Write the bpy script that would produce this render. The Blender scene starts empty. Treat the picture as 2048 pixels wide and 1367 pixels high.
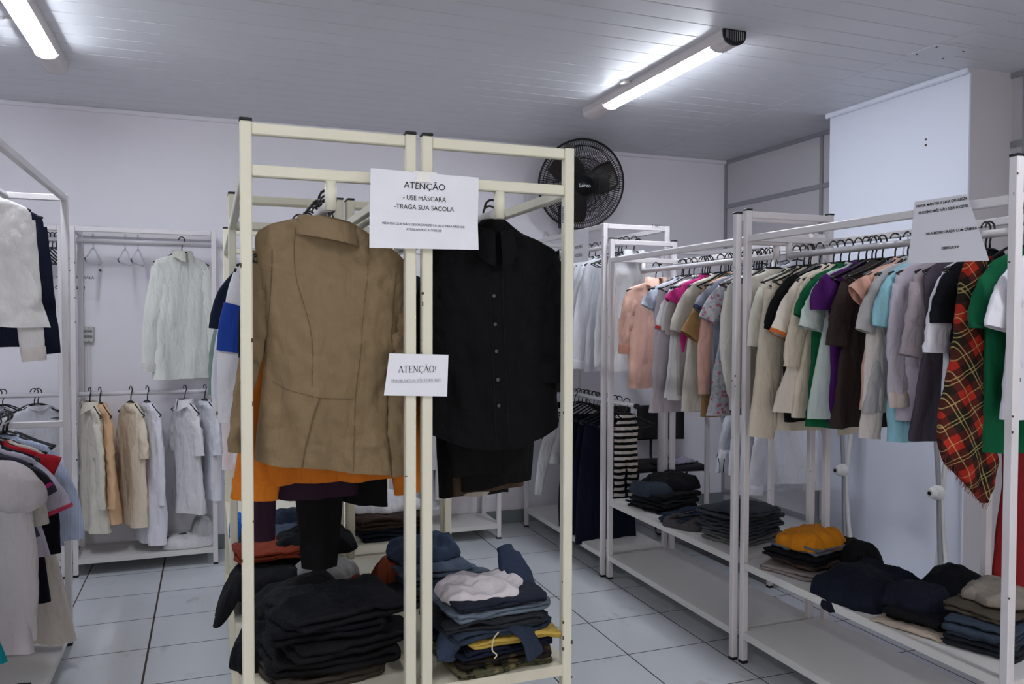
import bpy, bmesh, math, random
from mathutils import Vector, Matrix, noise
PI = math.pi
random.seed(7)
sc = bpy.context.scene
col = sc.collection

# ------------------------------------------------------------------ camera
FPX, YAW, PITCH, ROLL, EYE = 1619.96, 0.35769, 0.026929, -0.0032987, 1.593
cy_, sy_, cp_, sp_ = math.cos(YAW), math.sin(YAW), math.cos(PITCH), math.sin(PITCH)
fwd = Vector((sy_*cp_, cy_*cp_, -sp_)); rgt = Vector((cy_, -sy_, 0)); dwn = fwd.cross(rgt)
cr_, sr_ = math.cos(ROLL), math.sin(ROLL)
RX = cr_*rgt + sr_*dwn; DY = -sr_*rgt + cr_*dwn
cam = bpy.data.objects.new('camera', bpy.data.cameras.new('camera')); col.objects.link(cam)
cam.data.sensor_width = 36; cam.data.lens = FPX/2048*36; cam.data.clip_end = 50; cam.data.clip_start = .05
cam.matrix_world = Matrix(((RX.x, -DY.x, -fwd.x, 0), (RX.y, -DY.y, -fwd.y, 0), (RX.z, -DY.z, -fwd.z, EYE), (0, 0, 0, 1)))
sc.camera = cam
def at(px, py, ax, v):
    """the world point that the photograph's pixel shows on the plane ax = v"""
    d = RX*((px-1024)/FPX) + DY*((py-683.5)/FPX) + fwd
    i = 'xyz'.index(ax); o = Vector((0, 0, EYE))
    return o + d*((v-o[i])/d[i])

# ------------------------------------------------------------------ world, exposure
w = bpy.data.worlds.new('world'); sc.world = w; w.use_nodes = True
w.node_tree.nodes['Background'].inputs[0].default_value = (.5, .55, .62, 1)
w.node_tree.nodes['Background'].inputs[1].default_value = .0
sc.view_settings.view_transform = 'Standard'; sc.view_settings.look = 'None'
sc.view_settings.gamma = 1; sc.view_settings.exposure = 0.47; sc.view_settings.use_curve_mapping = False
TUBE_POWER = 62.0            # emission strength of the fluorescent tubes
FILL_WATTS = 45.0             # watts of the fill light added behind the viewer
sc.cycles.max_bounces = 10; sc.cycles.diffuse_bounces = 6; sc.cycles.glossy_bounces = 3

# ------------------------------------------------------------------ helpers
def s2l(c): return c/12.92 if c <= .04045 else ((c+.055)/1.055)**2.4
def hexc(h):
    h = h.lstrip('#'); return tuple(s2l(int(h[i:i+2], 16)/255) for i in (0, 2, 4)) + (1,)
MC = {}
def mat(name, colr, rough=.6, metal=0., bump=0., bscale=200., var=.0, vscale=5., spec=.4, kind=None, sheen=0., c2=None, c3=None, coord='Object', wrinkle=0.):
    if name in MC: return MC[name]
    m = bpy.data.materials.new(name); MC[name] = m; m.use_nodes = True
    nt = m.node_tree; b = nt.nodes['Principled BSDF']; L = nt.links.new; N = nt.nodes.new
    b.inputs['Base Color'].default_value = hexc(colr); b.inputs['Roughness'].default_value = rough
    b.inputs['Metallic'].default_value = metal; b.inputs['Specular IOR Level'].default_value = spec
    if sheen: b.inputs['Sheen Weight'].default_value = sheen; b.inputs['Sheen Roughness'].default_value = .5
    tc = N('ShaderNodeTexCoord'); src = None
    def mix(fac, a, c, typ='MIX'):
        x = N('ShaderNodeMix'); x.data_type = 'RGBA'; x.blend_type = typ
        if isinstance(fac, float): x.inputs[0].default_value = fac
        else: L(fac, x.inputs[0])
        for k, q in ((6, a), (7, c)):
            if isinstance(q, tuple): x.inputs[k].default_value = q
            else: L(q, x.inputs[k])
        return x.outputs[2]
    def ramp(f, e0, e1):
        r = N('ShaderNodeMapRange'); L(f, r.inputs[0]); r.inputs[1].default_value = e0; r.inputs[2].default_value = e1; return r.outputs[0]
    def nz(scale, detail=3., stretch=None):
        n = N('ShaderNodeTexNoise'); n.inputs['Scale'].default_value = scale; n.inputs['Detail'].default_value = detail
        if stretch:
            mp = N('ShaderNodeMapping'); mp.inputs['Scale'].default_value = stretch; L(tc.outputs[coord], mp.inputs[0]); L(mp.outputs[0], n.inputs[0])
        else: L(tc.outputs[coord], n.inputs[0])
        return n.outputs[0]
    def math_(op, a, v=None, c=None):
        x = N('ShaderNodeMath'); x.operation = op
        L(a, x.inputs[0])
        if c is not None: L(c, x.inputs[1])
        elif v is not None: x.inputs[1].default_value = v
        return x.outputs[0]
    base = hexc(colr)
    if var:
        dk = tuple(v*(1-var) for v in base[:3]) + (1,); src = mix(nz(vscale), dk, base)
    if kind == 'denim':
        d = tuple(min(1, v*1.35+.006) for v in base[:3]) + (1,)
        src = mix(ramp(nz(7, 4), .45, .75), src or base, d)
        src = mix(ramp(nz(400, 1), .45, .7), src, tuple(min(1, v*1.25+.004) for v in base[:3]) + (1,))
    if kind == 'stripeH' or kind == 'stripeV':
        sx = N('ShaderNodeSeparateXYZ'); L(tc.outputs['UV'], sx.inputs[0])
        f = math_('FRACT', math_('MULTIPLY', sx.outputs[1 if kind == 'stripeH' else 0], vscale))
        src = mix(math_('GREATER_THAN', f, .5 if kind == 'stripeH' else .84), base, hexc(c2))
    if kind == 'plaid':
        sx = N('ShaderNodeSeparateXYZ'); L(tc.outputs['UV'], sx.inputs[0])
        u = math_('MULTIPLY', sx.outputs[0], 1.); v = math_('MULTIPLY', sx.outputs[1], 1.)
        def band(s, sc_, lo, hi, off=0.):
            f = math_('FRACT', math_('ADD', math_('MULTIPLY', s, sc_), off))
            return math_('MULTIPLY', math_('GREATER_THAN', f, lo), None, math_('LESS_THAN', f, hi))
        src = base
        src = mix(math_('MULTIPLY', band(u, 8.5, .45, 1.), .86), src, hexc(c2)); src = mix(math_('MULTIPLY', band(v, 8.5, .45, 1.), .8), src, hexc(c2))
        for s in (u, v):
            for a in (.2, .68, .78): src = mix(math_('MULTIPLY', band(s, 8.5, a, a+.028), .6), src, hexc(c3))
    if kind == 'floral' or kind == 'camo':
        vo = N('ShaderNodeTexVoronoi'); vo.inputs['Scale'].default_value = vscale; L(tc.outputs['Object'], vo.inputs[0])
        nn = nz(vscale*1.5, 3)
        src = mix(ramp(nn, .5, .56), base, hexc(c2)); src = mix(ramp(vo.outputs[0], .34, .26), src, hexc(c3))
    if kind == 'grime':
        g = ramp(nz(3.2, 6), .56, .74); g2 = ramp(nz(30, 4, (1, .35, 1)), .5, .7)
        src = mix(math_('MULTIPLY', math_('MULTIPLY', g, None, g2), .5), base, hexc(c2))
    if src is not None and not isinstance(src, tuple): L(src, b.inputs['Base Color'])
    if bump:
        n = nz(bscale, 2); bp = N('ShaderNodeBump'); bp.inputs['Strength'].default_value = bump; bp.inputs['Distance'].default_value = .004
        L(n, bp.inputs['Height']); L(bp.outputs[0], b.inputs['Normal'])
        if wrinkle:
            a_ = N('ShaderNodeMath'); a_.operation = 'SUBTRACT'; n2 = nz(12, 2., (1.1, 1.1, .36)); L(n2, a_.inputs[0]); a_.inputs[1].default_value = .5
            a2 = math_('ABSOLUTE', a_.outputs[0]); a3 = N('ShaderNodeMath'); a3.operation = 'POWER'; L(a2, a3.inputs[0]); a3.inputs[1].default_value = .85
            n3 = nz(30, 2, (1, 1, .5)); a4 = math_('MULTIPLY', n3, .35); a5 = math_('ADD', a3.outputs[0], None, a4)
            b2 = N('ShaderNodeBump'); b2.inputs['Strength'].default_value = wrinkle; b2.inputs['Distance'].default_value = .03; L(a5, b2.inputs['Height']); L(b2.outputs[0], bp.inputs['Normal'])
    return m
FAB = {}
def fab(c, kind=None, **k):
    key = 'fabric_' + c.strip('#') + (kind or '') + ''.join(str(v) for v in k.values())
    d = dict(rough=.88, bump=.18, bscale=260., var=.12, vscale=9., spec=.2, sheen=.0, kind=kind, wrinkle=.6); d.update(k)
    return mat(key, c, **d)

def link(name, me, m=None, parent=None, smooth=False, loc=None, rz=0):
    if isinstance(me, bmesh.types.BMesh):
        b = me; me = bpy.data.meshes.new(name); b.to_mesh(me); b.free()
    o = bpy.data.objects.new(name, me); col.objects.link(o)
    if m is not None:
        for q in (m if isinstance(m, (list, tuple)) else [m]): me.materials.append(q)
    if smooth: me.shade_smooth()
    if parent: o.parent = parent
    if loc is not None: o.location = loc
    if rz: o.rotation_euler.z = rz
    return o
def tag(o, label=None, cat=None, group=None, kind=None):
    if label: o['label'] = label
    if cat: o['category'] = cat
    if group: o['group'] = group
    if kind: o['kind'] = kind
    return o
def empty(name, loc=(0, 0, 0), rz=0):
    o = bpy.data.objects.new(name, None); col.objects.link(o); o.location = loc; o.rotation_euler.z = rz; o.empty_display_size = .1; return o
def bx(bm, x0, x1, y0, y1, z0, z1, bev=0., mi=0):
    r = bmesh.ops.create_cube(bm, size=1.0)
    for v in r['verts']: v.co = Vector((x0+(v.co.x+.5)*(x1-x0), y0+(v.co.y+.5)*(y1-y0), z0+(v.co.z+.5)*(z1-z0)))
    fs = {f for v in r['verts'] for f in v.link_faces}
    for f in fs: f.material_index = mi
    if bev:
        es = list({e for v in r['verts'] for e in v.link_edges})
        bmesh.ops.bevel(bm, geom=es, offset=bev, segments=1, affect='EDGES')
def box(name, x0, x1, y0, y1, z0, z1, m, parent=None, bev=0.):
    b = bmesh.new(); bx(b, x0, x1, y0, y1, z0, z1, bev); return link(name, b, m, parent)
def tube(bm, pts, r, seg=8, caps=True, closed=False):
    pts = [Vector(p) for p in pts]; n = len(pts); rings = []; up = Vector((0, 0, 1)); prev = None
    for i, p in enumerate(pts):
        if closed: t = pts[(i+1) % n]-pts[i-1]
        else: t = pts[min(i+1, n-1)]-pts[max(i-1, 0)]
        t.normalize()
        a = prev if prev is not None else (up if abs(t.z) < .9 else Vector((1, 0, 0)))
        a = (a - t*a.dot(t)).normalized(); prev = a; b = t.cross(a)
        rr = r[i] if isinstance(r, (list, tuple)) else r
        rings.append([bm.verts.new(p + a*math.cos(2*PI*k/seg)*rr + b*math.sin(2*PI*k/seg)*rr) for k in range(seg)])
    for i in range(n if closed else n-1):
        A, B = rings[i], rings[(i+1) % n]
        for k in range(seg): bm.faces.new((A[k], A[(k+1) % seg], B[(k+1) % seg], B[k]))
    if caps and not closed: bm.faces.new(rings[0][::-1]); bm.faces.new(rings[-1])
def cat(vals, t):
    """Catmull-Rom through tuples, t in 0..1"""
    n = len(vals)-1; s = t*n; i = min(int(s), n-1); f = s-i
    g = lambda k: vals[max(0, min(n, k))]
    return tuple(.5*((2*b)+(-a+c)*f+(2*a-5*b+4*c-d)*f*f+(-a+3*b-3*c+d)*f**3) for a, b, c, d in zip(g(i-1), g(i), g(i+1), g(i+2)))
NZ = lambda x, y, z: noise.noise(Vector((x, y, z)))

# ------------------------------------------------------------------ materials
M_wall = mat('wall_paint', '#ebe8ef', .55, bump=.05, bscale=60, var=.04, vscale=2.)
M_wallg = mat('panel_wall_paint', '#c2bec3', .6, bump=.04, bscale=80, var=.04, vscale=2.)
M_ceil = mat('ceiling_pvc', '#d3d4d9', .42, var=.05, vscale=1.5)
M_screw = mat('cover_screw_grey', '#4b4c50', .8)  # plain dark grey of the cover plate screws
M_column = mat('column_paint', '#dcdfec', .5, bump=.03, bscale=60)
M_strip = mat('aluminium_strip', '#96969b', .4, metal=.3)
M_tile = mat('floor_tile', '#c5c9ce', .22, var=.07, vscale=4., spec=.5, kind='grime', c2='#8d7458')
M_grout = mat('grout', '#3d3430', .9)
M_base = mat('skirting_grey', '#7f8688', .5, var=.1)
M_white = mat('white_enamel', '#d8d3d5', .34, bump=.05, bscale=40, var=.05, vscale=8.)
M_cream = mat('cream_enamel', '#d9d4c0', .36, bump=.05, bscale=40, var=.07, vscale=9.)
M_chip = mat('chipped_metal', '#4a3a2c', .8)
M_shelfw = mat('white_laminate', '#d3d0cc', .3, var=.05, vscale=4.)
M_cap = mat('black_plastic_cap', '#111114', .45)
M_hang = mat('black_hanger_plastic', '#0b0b0d', .25, spec=.6)
M_clear = mat('clear_acrylic', '#e8eef2', .05)
M_clear.node_tree.nodes['Principled BSDF'].inputs['Transmission Weight'].default_value = .92
M_barm = mat('bar_enamel', '#d6d4d8', .25)
M_paper = mat('paper', '#e3e2e8', .8, var=.02)
M_ink = mat('ink', '#101014', .8)
M_tape = mat('clear_tape', '#e9e6e0', .15)
M_lampb = mat('lamp_housing', '#cdc6c6', .4)
M_fan = mat('fan_black', '#141417', .4)
M_blade = mat('fan_blade_smoke', '#3a2f2c', .3)
M_plasw = mat('white_plastic', '#d4d4d2', .4)
M_btn = mat('button_dark', '#2a2a2e', .3)
M_btnw = mat('button_pearl', '#c9c6c0', .3)
def emis(name, c, s):
    m = bpy.data.materials.new(name); m.use_nodes = True; b = m.node_tree.nodes['Principled BSDF']
    b.inputs['Base Color'].default_value = (1, 1, 1, 1); b.inputs['Emission Color'].default_value = c; b.inputs['Emission Strength'].default_value = s
    return m
M_tube = emis('fluorescent_tube_glow', (.86, .92, 1, 1), TUBE_POWER)

# ------------------------------------------------------------------ the room
CEIL, BACK, RIGHT, LEFT, FRONT = 2.97, 5.95, 4.19, -2.7, -2.2
T = .43; TX, TY = 1.863, 3.819
def room():
    b = bmesh.new(); g = .0034; rnd = random.Random(3)
    x = TX - 11*T
    while x < RIGHT:
        y = TY - 14*T
        while y < BACK:
            wide = .0062 if round((x-TX)/T) in (-5, -4) else g
            bx(b, x+wide, x+T-g, y+g, y+T-g, -.02, 0.)
            y += T
        x += T
    bx(b, LEFT, RIGHT, FRONT, BACK, -.05, -.0005, mi=1)
    tag(link('floor', b, [M_tile, M_grout]), kind='structure')
    b = bmesh.new(); p = .1505; n = 0
    y = 3.106 - p*36
    while y < BACK:
        y0, y1 = max(y+.003, FRONT), min(y+p-.003, BACK)
        if y1 > y0:
            bx(b, LEFT, 3.405, y0, y1, CEIL, CEIL+.02, .002)
            ys = y+p*.45
            bx(b, 3.432, RIGHT, ys+.003, min(ys+p-.003, BACK), CEIL, CEIL+.02, .002)
        y += p
    bx(b, 3.407, 3.430, FRONT, BACK, CEIL-.001, CEIL+.02)
    bx(b, LEFT, RIGHT, FRONT, BACK, CEIL+.012, CEIL+.05, mi=1)
    tag(link('ceiling', b, [M_ceil, mat('ceiling_joint', '#7a7c80', .7)]), kind='structure')
    for n, a in (('wall_back', (LEFT, RIGHT, BACK, BACK+.1)), ('wall_left', (LEFT-.1, LEFT, FRONT, BACK)), ):
        tag(box(n, *a, 0, CEIL+.02, M_wall), kind='structure')
    b = bmesh.new(); W0, W1, Z0, Z1 = -1.6, 3.2, .5, 2.5; y0, y1 = FRONT-.1, FRONT
    bx(b, LEFT, W0, y0, y1, 0, CEIL+.02); bx(b, W1, RIGHT, y0, y1, 0, CEIL+.02); bx(b, W0, W1, y0, y1, 0, Z0); bx(b, W0, W1, y0, y1, Z1, CEIL+.02)
    tag(link('wall_front', b, M_wall), kind='structure')
    b = bmesh.new()
    for i in range(5): xx = W0+(W1-W0)*i/4; bx(b, xx-.025, xx+.025, y0+.02, y1-.02, Z0, Z1)
    bx(b, W0, W1, y0+.02, y1-.02, Z0, Z0+.05); bx(b, W0, W1, y0+.02, y1-.02, Z1-.05, Z1)
    tag(link('added_window_1', b, M_strip), kind='structure')  # unseen window, added as an opening for the fill light
    ld = bpy.data.lights.new('fill_light', 'AREA'); ld.shape = 'RECTANGLE'; ld.size = W1-W0; ld.size_y = Z1-Z0; ld.energy = FILL_WATTS; ld.color = (1, .95, .86)  # area light added outside the opening to brighten the room
    lo = bpy.data.objects.new('added_fill_light_behind_viewer', ld); col.objects.link(lo); lo.location = ((W0+W1)/2, y0-.05, (Z0+Z1)/2); lo.rotation_euler = (PI/2, 0, 0)
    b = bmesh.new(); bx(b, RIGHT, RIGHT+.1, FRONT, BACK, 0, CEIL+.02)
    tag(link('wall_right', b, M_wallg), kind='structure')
    b = bmesh.new()
    for y in (BACK-.015, 4.767, 3.19, 1.95, .7): bx(b, RIGHT-.012, RIGHT, y-.015, y+.015, 0, CEIL)
    for z in (.12, 1.35, 2.576): bx(b, RIGHT-.010, RIGHT, FRONT, BACK, z-.018, z+.018)
    bx(b, RIGHT-.014, RIGHT, FRONT, BACK, CEIL-.03, CEIL)
    tag(link('trim_1', b, M_strip), kind='structure')
    # back wall cornice, chair-high joint strip and skirting
    b = bmesh.new(); bx(b, LEFT, RIGHT, BACK-.03, BACK, CEIL-.03, CEIL, .006); bx(b, LEFT, RIGHT, BACK-.012, BACK, 2.085, 2.105, .003)
    tag(link('trim_2', b, M_wall), kind='structure')
    tag(box('baseboard_back', LEFT, RIGHT, BACK-.015, BACK, 0, .1, M_base, bev=.003), kind='structure')
    # boxed column on the right wall
    b = bmesh.new(); bx(b, 3.87, RIGHT, 3.28, 4.335, 0, CEIL)
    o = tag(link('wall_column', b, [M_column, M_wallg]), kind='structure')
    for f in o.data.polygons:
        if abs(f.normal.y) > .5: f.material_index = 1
    b = bmesh.new(); bx(b, 3.845, 3.87, 3.28, 4.36, CEIL-.035, CEIL, .008); bx(b, 3.858, 3.869, 3.27, 3.28, 0, CEIL-.035)
    tag(link('trim_3', b, M_column), kind='structure')
    # inspection cover in the ceiling
    b = bmesh.new(); c = at(1880, 103, 'z', CEIL); bx(b, c.x-.12, c.x+.12, c.y-.09, c.y+.09, CEIL-.006, CEIL-.0005, .002)
    cv = tag(link('ceiling_cover_plate', b, M_ceil), 'flat square cover plate screwed to the ceiling boards above the boxed column', 'cover plate')
    for dx, dy in ((-.09, -.06), (.09, -.06), (-.09, .06), (.09, .06)):
        b = bmesh.new(); bmesh.ops.create_cone(b, cap_ends=True, segments=8, radius1=.005, radius2=.005, depth=.003)
        link('screw', b, M_screw, cv, loc=(c.x+dx, c.y+dy, CEIL-.007))
room()

# ------------------------------------------------------------------ ceiling lamps
def lamp(x, y0, y1, label, group='surface mounted tube lamps'):
    W = .062; H = .07; top = CEIL
    r = empty('ceiling_lamp', (x, y0, top)); tag(r, label, 'lamp', group)
    L = y1-y0
    def prof(k, w=W, h=H):      # rounded underside
        a = PI*k/10; return (w*math.cos(a)*(1 if abs(math.cos(a)) < .9 else 1), -h*(math.sin(a)**.6))
    b = bmesh.new(); E = .26
    def seg(ya, yb, rec):
        A = []
        for yy in (ya, yb):
            ring = []
            for k in range(11):
                px, pz = prof(k)
                if rec: pz = max(pz, -.043)
                if rec and abs(px) < .043: pz = -.022
                ring.append(b.verts.new((px, yy, pz-.001)))
            A.append(ring)
        for k in range(10): b.faces.new((A[0][k], A[0][k+1], A[1][k+1], A[1][k]))
        b.faces.new(A[0]); b.faces.new(A[1][::-1])
    seg(0, .12, False); seg(.12, L-E, True); seg(L-E, L, False)
    link('lamp_housing', b, M_lampb, r)
    b = bmesh.new(); bx(b, -.04, .04, .125, L-E-.005, -.0225, -.0215); link('reflector', b, mat('reflector_white', '#f4f4f6', .3), r)
    for s in (-1, 1):
        b = bmesh.new(); tube(b, [(s*.021, .125, -.048), (s*.021, L-E-.005, -.048)], .0165, 14); link('fluorescent_tube', b, M_tube, r, smooth=True)
        for yy in (.13, L-E-.012):
            b = bmesh.new(); tube(b, [(s*.021, yy, -.048), (s*.021, yy+.012, -.043)], .018, 12); link('tube_socket', b, M_lampb, r)
    for yy, sg in ((-.012, 1), (L, 1)):
        b = bmesh.new(); A = []
        for y_ in (yy, yy+.012):
            A.append([b.verts.new((prof(k, W+.002, H+.002)[0], y_, prof(k, W+.002, H+.002)[1]-.001)) for k in range(11)])
        for k in range(10): b.faces.new((A[0][k], A[0][k+1], A[1][k+1], A[1][k]))
        b.faces.new(A[0]); b.faces.new(A[1][::-1]); cap = link('end_cap', b, M_cap if yy < 0 else M_lampb, r)
        if yy < 0:
            b = bmesh.new()
            for q in range(9): bx(b, -.05+q*.0118, -.046+q*.0118, yy-.003, yy+.001, -.056+abs(q-4)*.003, -.008)
            link('grille_slats', b, M_strip, cap)
    b = bmesh.new(); bmesh.ops.create_cone(b, cap_ends=True, segments=20, radius1=.03, radius2=.03, depth=.012)
    link('cable_rose', b, M_plasw, r, loc=(-.085, L*.6, -.006))
    return r
lamp(2.34, 3.27, 4.79, 'lit twin-tube ceiling lamp running toward the wall fan beside the boxed column')
lamp(-.76, 3.42, 4.94, 'lit twin-tube ceiling lamp cut by the picture top above the white-shirt racks')
lamp(2.34, .1, 1.62, 'extra twin-tube ceiling lamp added out of view behind the viewer', 'added lamps behind the viewer')  # out of view, added to raise the room's brightness
lamp(-.76, .1, 1.62, 'extra twin-tube ceiling lamp added out of view behind the viewer', 'added lamps behind the viewer')  # second unseen lamp, added for the same extra brightness

# ------------------------------------------------------------------ racks
PW = .03
def post(b, x, y, z1): bx(b, x-PW/2, x+PW/2, y-PW/2, y+PW/2, .012, z1, .003)
def rack(x0, x1, y0, y1, label, m, H=2.10, kind='A', mid=None, low=.15, bars=(1.90,), along='y', second=.11, caps=True, group=None, barz=None, stub=True, ends=(0, 1)):
    """garment rack with its corner posts inside x0..x1, y0..y1; the bar runs along `along`"""
    r = empty('clothes_rack', ((x0+x1)/2, (y0+y1)/2, 0)); tag(r, label, 'clothes rack', group)
    ox, oy = (x0+x1)/2, (y0+y1)/2; a, c = (x1-x0)/2, (y1-y0)/2; h = PW/2
    P = [(-a+h, -c+h), (a-h, -c+h), (-a+h, c-h), (a-h, c-h)]
    for (x, y) in P:
        b = bmesh.new(); post(b, x, y, H); o = link('post', b, m, r)
        b = bmesh.new(); bx(b, x-h, x+h, y-h, y+h, 0, .012); link('foot_cap', b, M_cap, o)
        if caps: b = bmesh.new(); bx(b, x-h-.001, x+h+.001, y-h-.001, y+h+.001, H, H+.008, .002); link('top_cap', b, M_cap, o)
    def railx(y, z, nm='rail'): b = bmesh.new(); bx(b, -a+2*h, a-2*h, y-h+.002, y+h-.002, z-PW, z, .003); return link(nm, b, m, r)
    def raily(x, z, nm='rail'): b = bmesh.new(); bx(b, x-h+.002, x+h-.002, -c+2*h, c-2*h, z-PW, z, .003); return link(nm, b, m, r)
    if kind == 'A':
        for y in (-c+h, c-h):
            railx(y, H-.003, 'top_rail'); railx(y, H-second)
        for x in (-a+h, a-h): raily(x, H-second-.005)
        for z in bars:
            for y in (-c+h, c-h):
                b = bmesh.new(); tube(b, [(0, y, H-second-PW), (0, y, z-.016)], .016, 12); link('bar_drop', b, m, r, smooth=True)
            b = bmesh.new(); tube(b, [(0, -c+h, z), (0, c-h, z)], .0145, 14); link('hanging_bar', b, M_barm, r, smooth=True)
    else:
        for y in (-c+h, c-h): railx(y, H-.002, 'top_rail')
        for x in (-a+h, a-h): raily(x, H-.002, 'top_rail')
        for z in bars:
            for s in ends:
                q = (-c+h, c-h)[s] if along == 'y' else (-a+h, a-h)[s]
                if z < H-.1:
                    (railx if along == 'y' else raily)(q, z-.0)
            b = bmesh.new(); 
            if along == 'y': tube(b, [(0, -c+h, z+.016), (0, c-h, z+.016)], .0145, 14)
            else: tube(b, [(-a+h, 0, z+.016), (a-h, 0, z+.016)], .0145, 14)
            link('hanging_bar', b, M_barm, r, smooth=True)
    for z in ([low] if mid is None else [low, mid]):
        b = bmesh.new(); bx(b, -a+.002, a-.002, -c+2*h, c-2*h, z-.004, z, .001); bx(b, -a+2*h, a-2*h, -c+.002, -c+2*h, z-.004, z); bx(b, -a+2*h, a-2*h, c-2*h, c-.002, z-.004, z)
        for x in (-a+.008, a-.008): bx(b, x-.006, x+.006, -c+2*h, c-2*h, z-.032, z-.004)
        for y in (-c+.008, c-.008): bx(b, -a+2*h, a-2*h, y-.006, y+.006, z-.032, z-.004)
        link('shelf_board', b, M_shelfw if m is M_white else mat('cream_laminate', '#d2cbb6', .3, var=.05, vscale=4.), r)
    # chipped paint on the posts
    rnd = random.Random(int(x0*100)+int(y0*37)); b = bmesh.new()
    for i in range(26 if m is M_cream else 12):
        x, y = P[rnd.choice((0, 0, 1, 2))]; z = rnd.uniform(.1, H-.05); q = rnd.uniform(.001, .0035); zz = rnd.uniform(.001, .006)
        if rnd.random() < .6: xx = x + rnd.choice((-h, h))*.92; bx(b, xx-q, xx+q, y-h-.0006, y-h+.002, z-zz, z+zz)
        else: yy = y+rnd.uniform(-h, h)*.9; bx(b, x-h-.0006, x-h+.002, yy-q, yy+q, z-zz, z+zz)
    tag(link('paint_specks', b, M_chip, r), kind='stuff')
    return r
CF = 2.185
rack(.075, .535, CF, CF+1.32, 'cream clothes rack in front, the one holding the tan blazer', M_cream, mid=.565)
rack(.552, 1.012, CF, CF+1.32, 'cream clothes rack in front, the one holding the black shirt', M_cream, mid=.565)
rack(.075, .535, 3.53, 4.85, 'cream clothes rack standing directly behind the tan blazer rack', M_cream, mid=.565)
rack(.552, 1.012, 3.53, 4.85, 'cream clothes rack standing directly behind the black shirt rack', M_cream, mid=.565)
XR0, XR1 = 2.30, 2.80
rack(XR0+.01, XR1+.01, 1.785, 3.14, 'off-white clothes rack with the tartan shawl and the curling paper notice', M_white, mid=.475)
rack(XR0-.01, XR1-.04, 3.16, 4.45, 'off-white clothes rack with the floral dress and the magenta tee', M_white, H=2.09, mid=.49)
rack(XR0-.03, XR1-.06, 4.475, 5.80, 'tall white clothes rack in the corner below the wall fan', M_white, H=2.19, kind='B', bars=(2.07, 1.04), ends=(), caps=False)
rack(-1.15, -.635, 2.88, 4.44, 'white clothes rack with the wrinkled blouse at the picture edge', M_white, H=2.19, kind='B', bars=(2.155, 1.10), low=.09, caps=False, ends=(0, 1))
rack(-.795, .045, 5.57, 5.92, 'white wall rack with cream shirts hanging in a lower row', M_white, H=2.16, kind='B', bars=(2.07, 1.10), along='x', low=.11, caps=False)
rack(-2.1, -.83, 5.57, 5.92, 'white wall rack holding empty black hangers beside the paper notice', M_white, H=2.16, kind='B', bars=(2.07, 1.10), along='x', low=.11, caps=False)
rack(.70, 1.985, 5.52, 5.90, 'short white rack against the back wall, seen under the black shirt', M_white, H=1.75, kind='B', bars=(1.12,), along='x', low=.11, caps=False)
rack(3.12, 3.56, 3.95, 5.25, 'white rack behind the off-white racks, hung with white shirts', M_white, H=2.12, kind='B', bars=(2.0, 1.16), low=.10, caps=False, ends=())

# ------------------------------------------------------------------ clothes
def skin(b, rings, uvs=None, cap0=False, cap1=False):
    V = [[b.verts.new(p) for p in R] for R in rings]; n = len(V[0]); F = []
    for i in range(len(V)-1):
        for k in range(n): F.append((b.faces.new((V[i][k], V[i+1][k], V[i+1][(k+1) % n], V[i][(k+1) % n])), i, k))
    if uvs is not None:
        L = b.loops.layers.uv.verify()
        for f, i, k in F:
            for lp, (a, c) in zip(f.loops, ((i, k), (i+1, k), (i+1, k+1), (i, k+1))): lp[L].uv = uvs[a][c]
    if cap0: b.faces.new(V[0])
    if cap1: b.faces.new(V[-1][::-1])
    return V
def body_mesh(rows, seed=0, nseg=44, nring=30, fold=.012, freq=9., tilt=0., hem=0., wr=.004, top_open=True):
    """rows: (z, xl, xr, halfthickness), top to bottom"""
    b = bmesh.new(); rings, uvs = [], []
    for i in range(nring):
        t = i/(nring-1); tt = t**1.25 if len(rows) > 5 else t
        z, xl, xr, d = cat(rows, t)
        fr = min(1, max(0, (rows[0][0]-z-.12)/max(.2, (rows[0][0]-rows[-1][0]))))
        R, U = [], []
        for k in range(nseg):
            a = 2*PI*k/nseg; c, s = math.cos(a), math.sin(a)
            x = (xl+xr)/2 + (xr-xl)/2*math.copysign(abs(c)**.85, c)
            u = (x-(xl+xr)/2)/max(.01, (xr-xl)/2)
            q_ = NZ(x*9+seed*3.7+z*1.2, z*1.5, seed)
            f = fold*fr*(math.sin(x*freq*2.2 + seed*1.7 + 2.2*NZ(seed, z*1.6, x*2)) + 1.1*NZ(x*11+seed, z*2.2, seed) + 1.3*(1-2.6*abs(q_)))*(1-.3*u*u)
            f += wr*1.5*(.6-1.9*abs(NZ(x*17+z*12, z*13-x*9, seed*3.1))) + wr*.9*(.5-1.6*abs(NZ(x*30-z*22, z*36, seed)))
            y = d*math.copysign(abs(s)**.8, s)*(1+.5*fr*NZ(x*9, z*3, seed+5)) + f
            zz = z - tilt*x + (.008*NZ(x*8, seed, 1)*t) - hem*t*t*(1-u*u)
            R.append(Vector((x, y, zz))); U.append((x+.5, zz+2))
        U.append(U[0]); rings.append(R); uvs.append(U)
    skin(b, rings, uvs); return b
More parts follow.
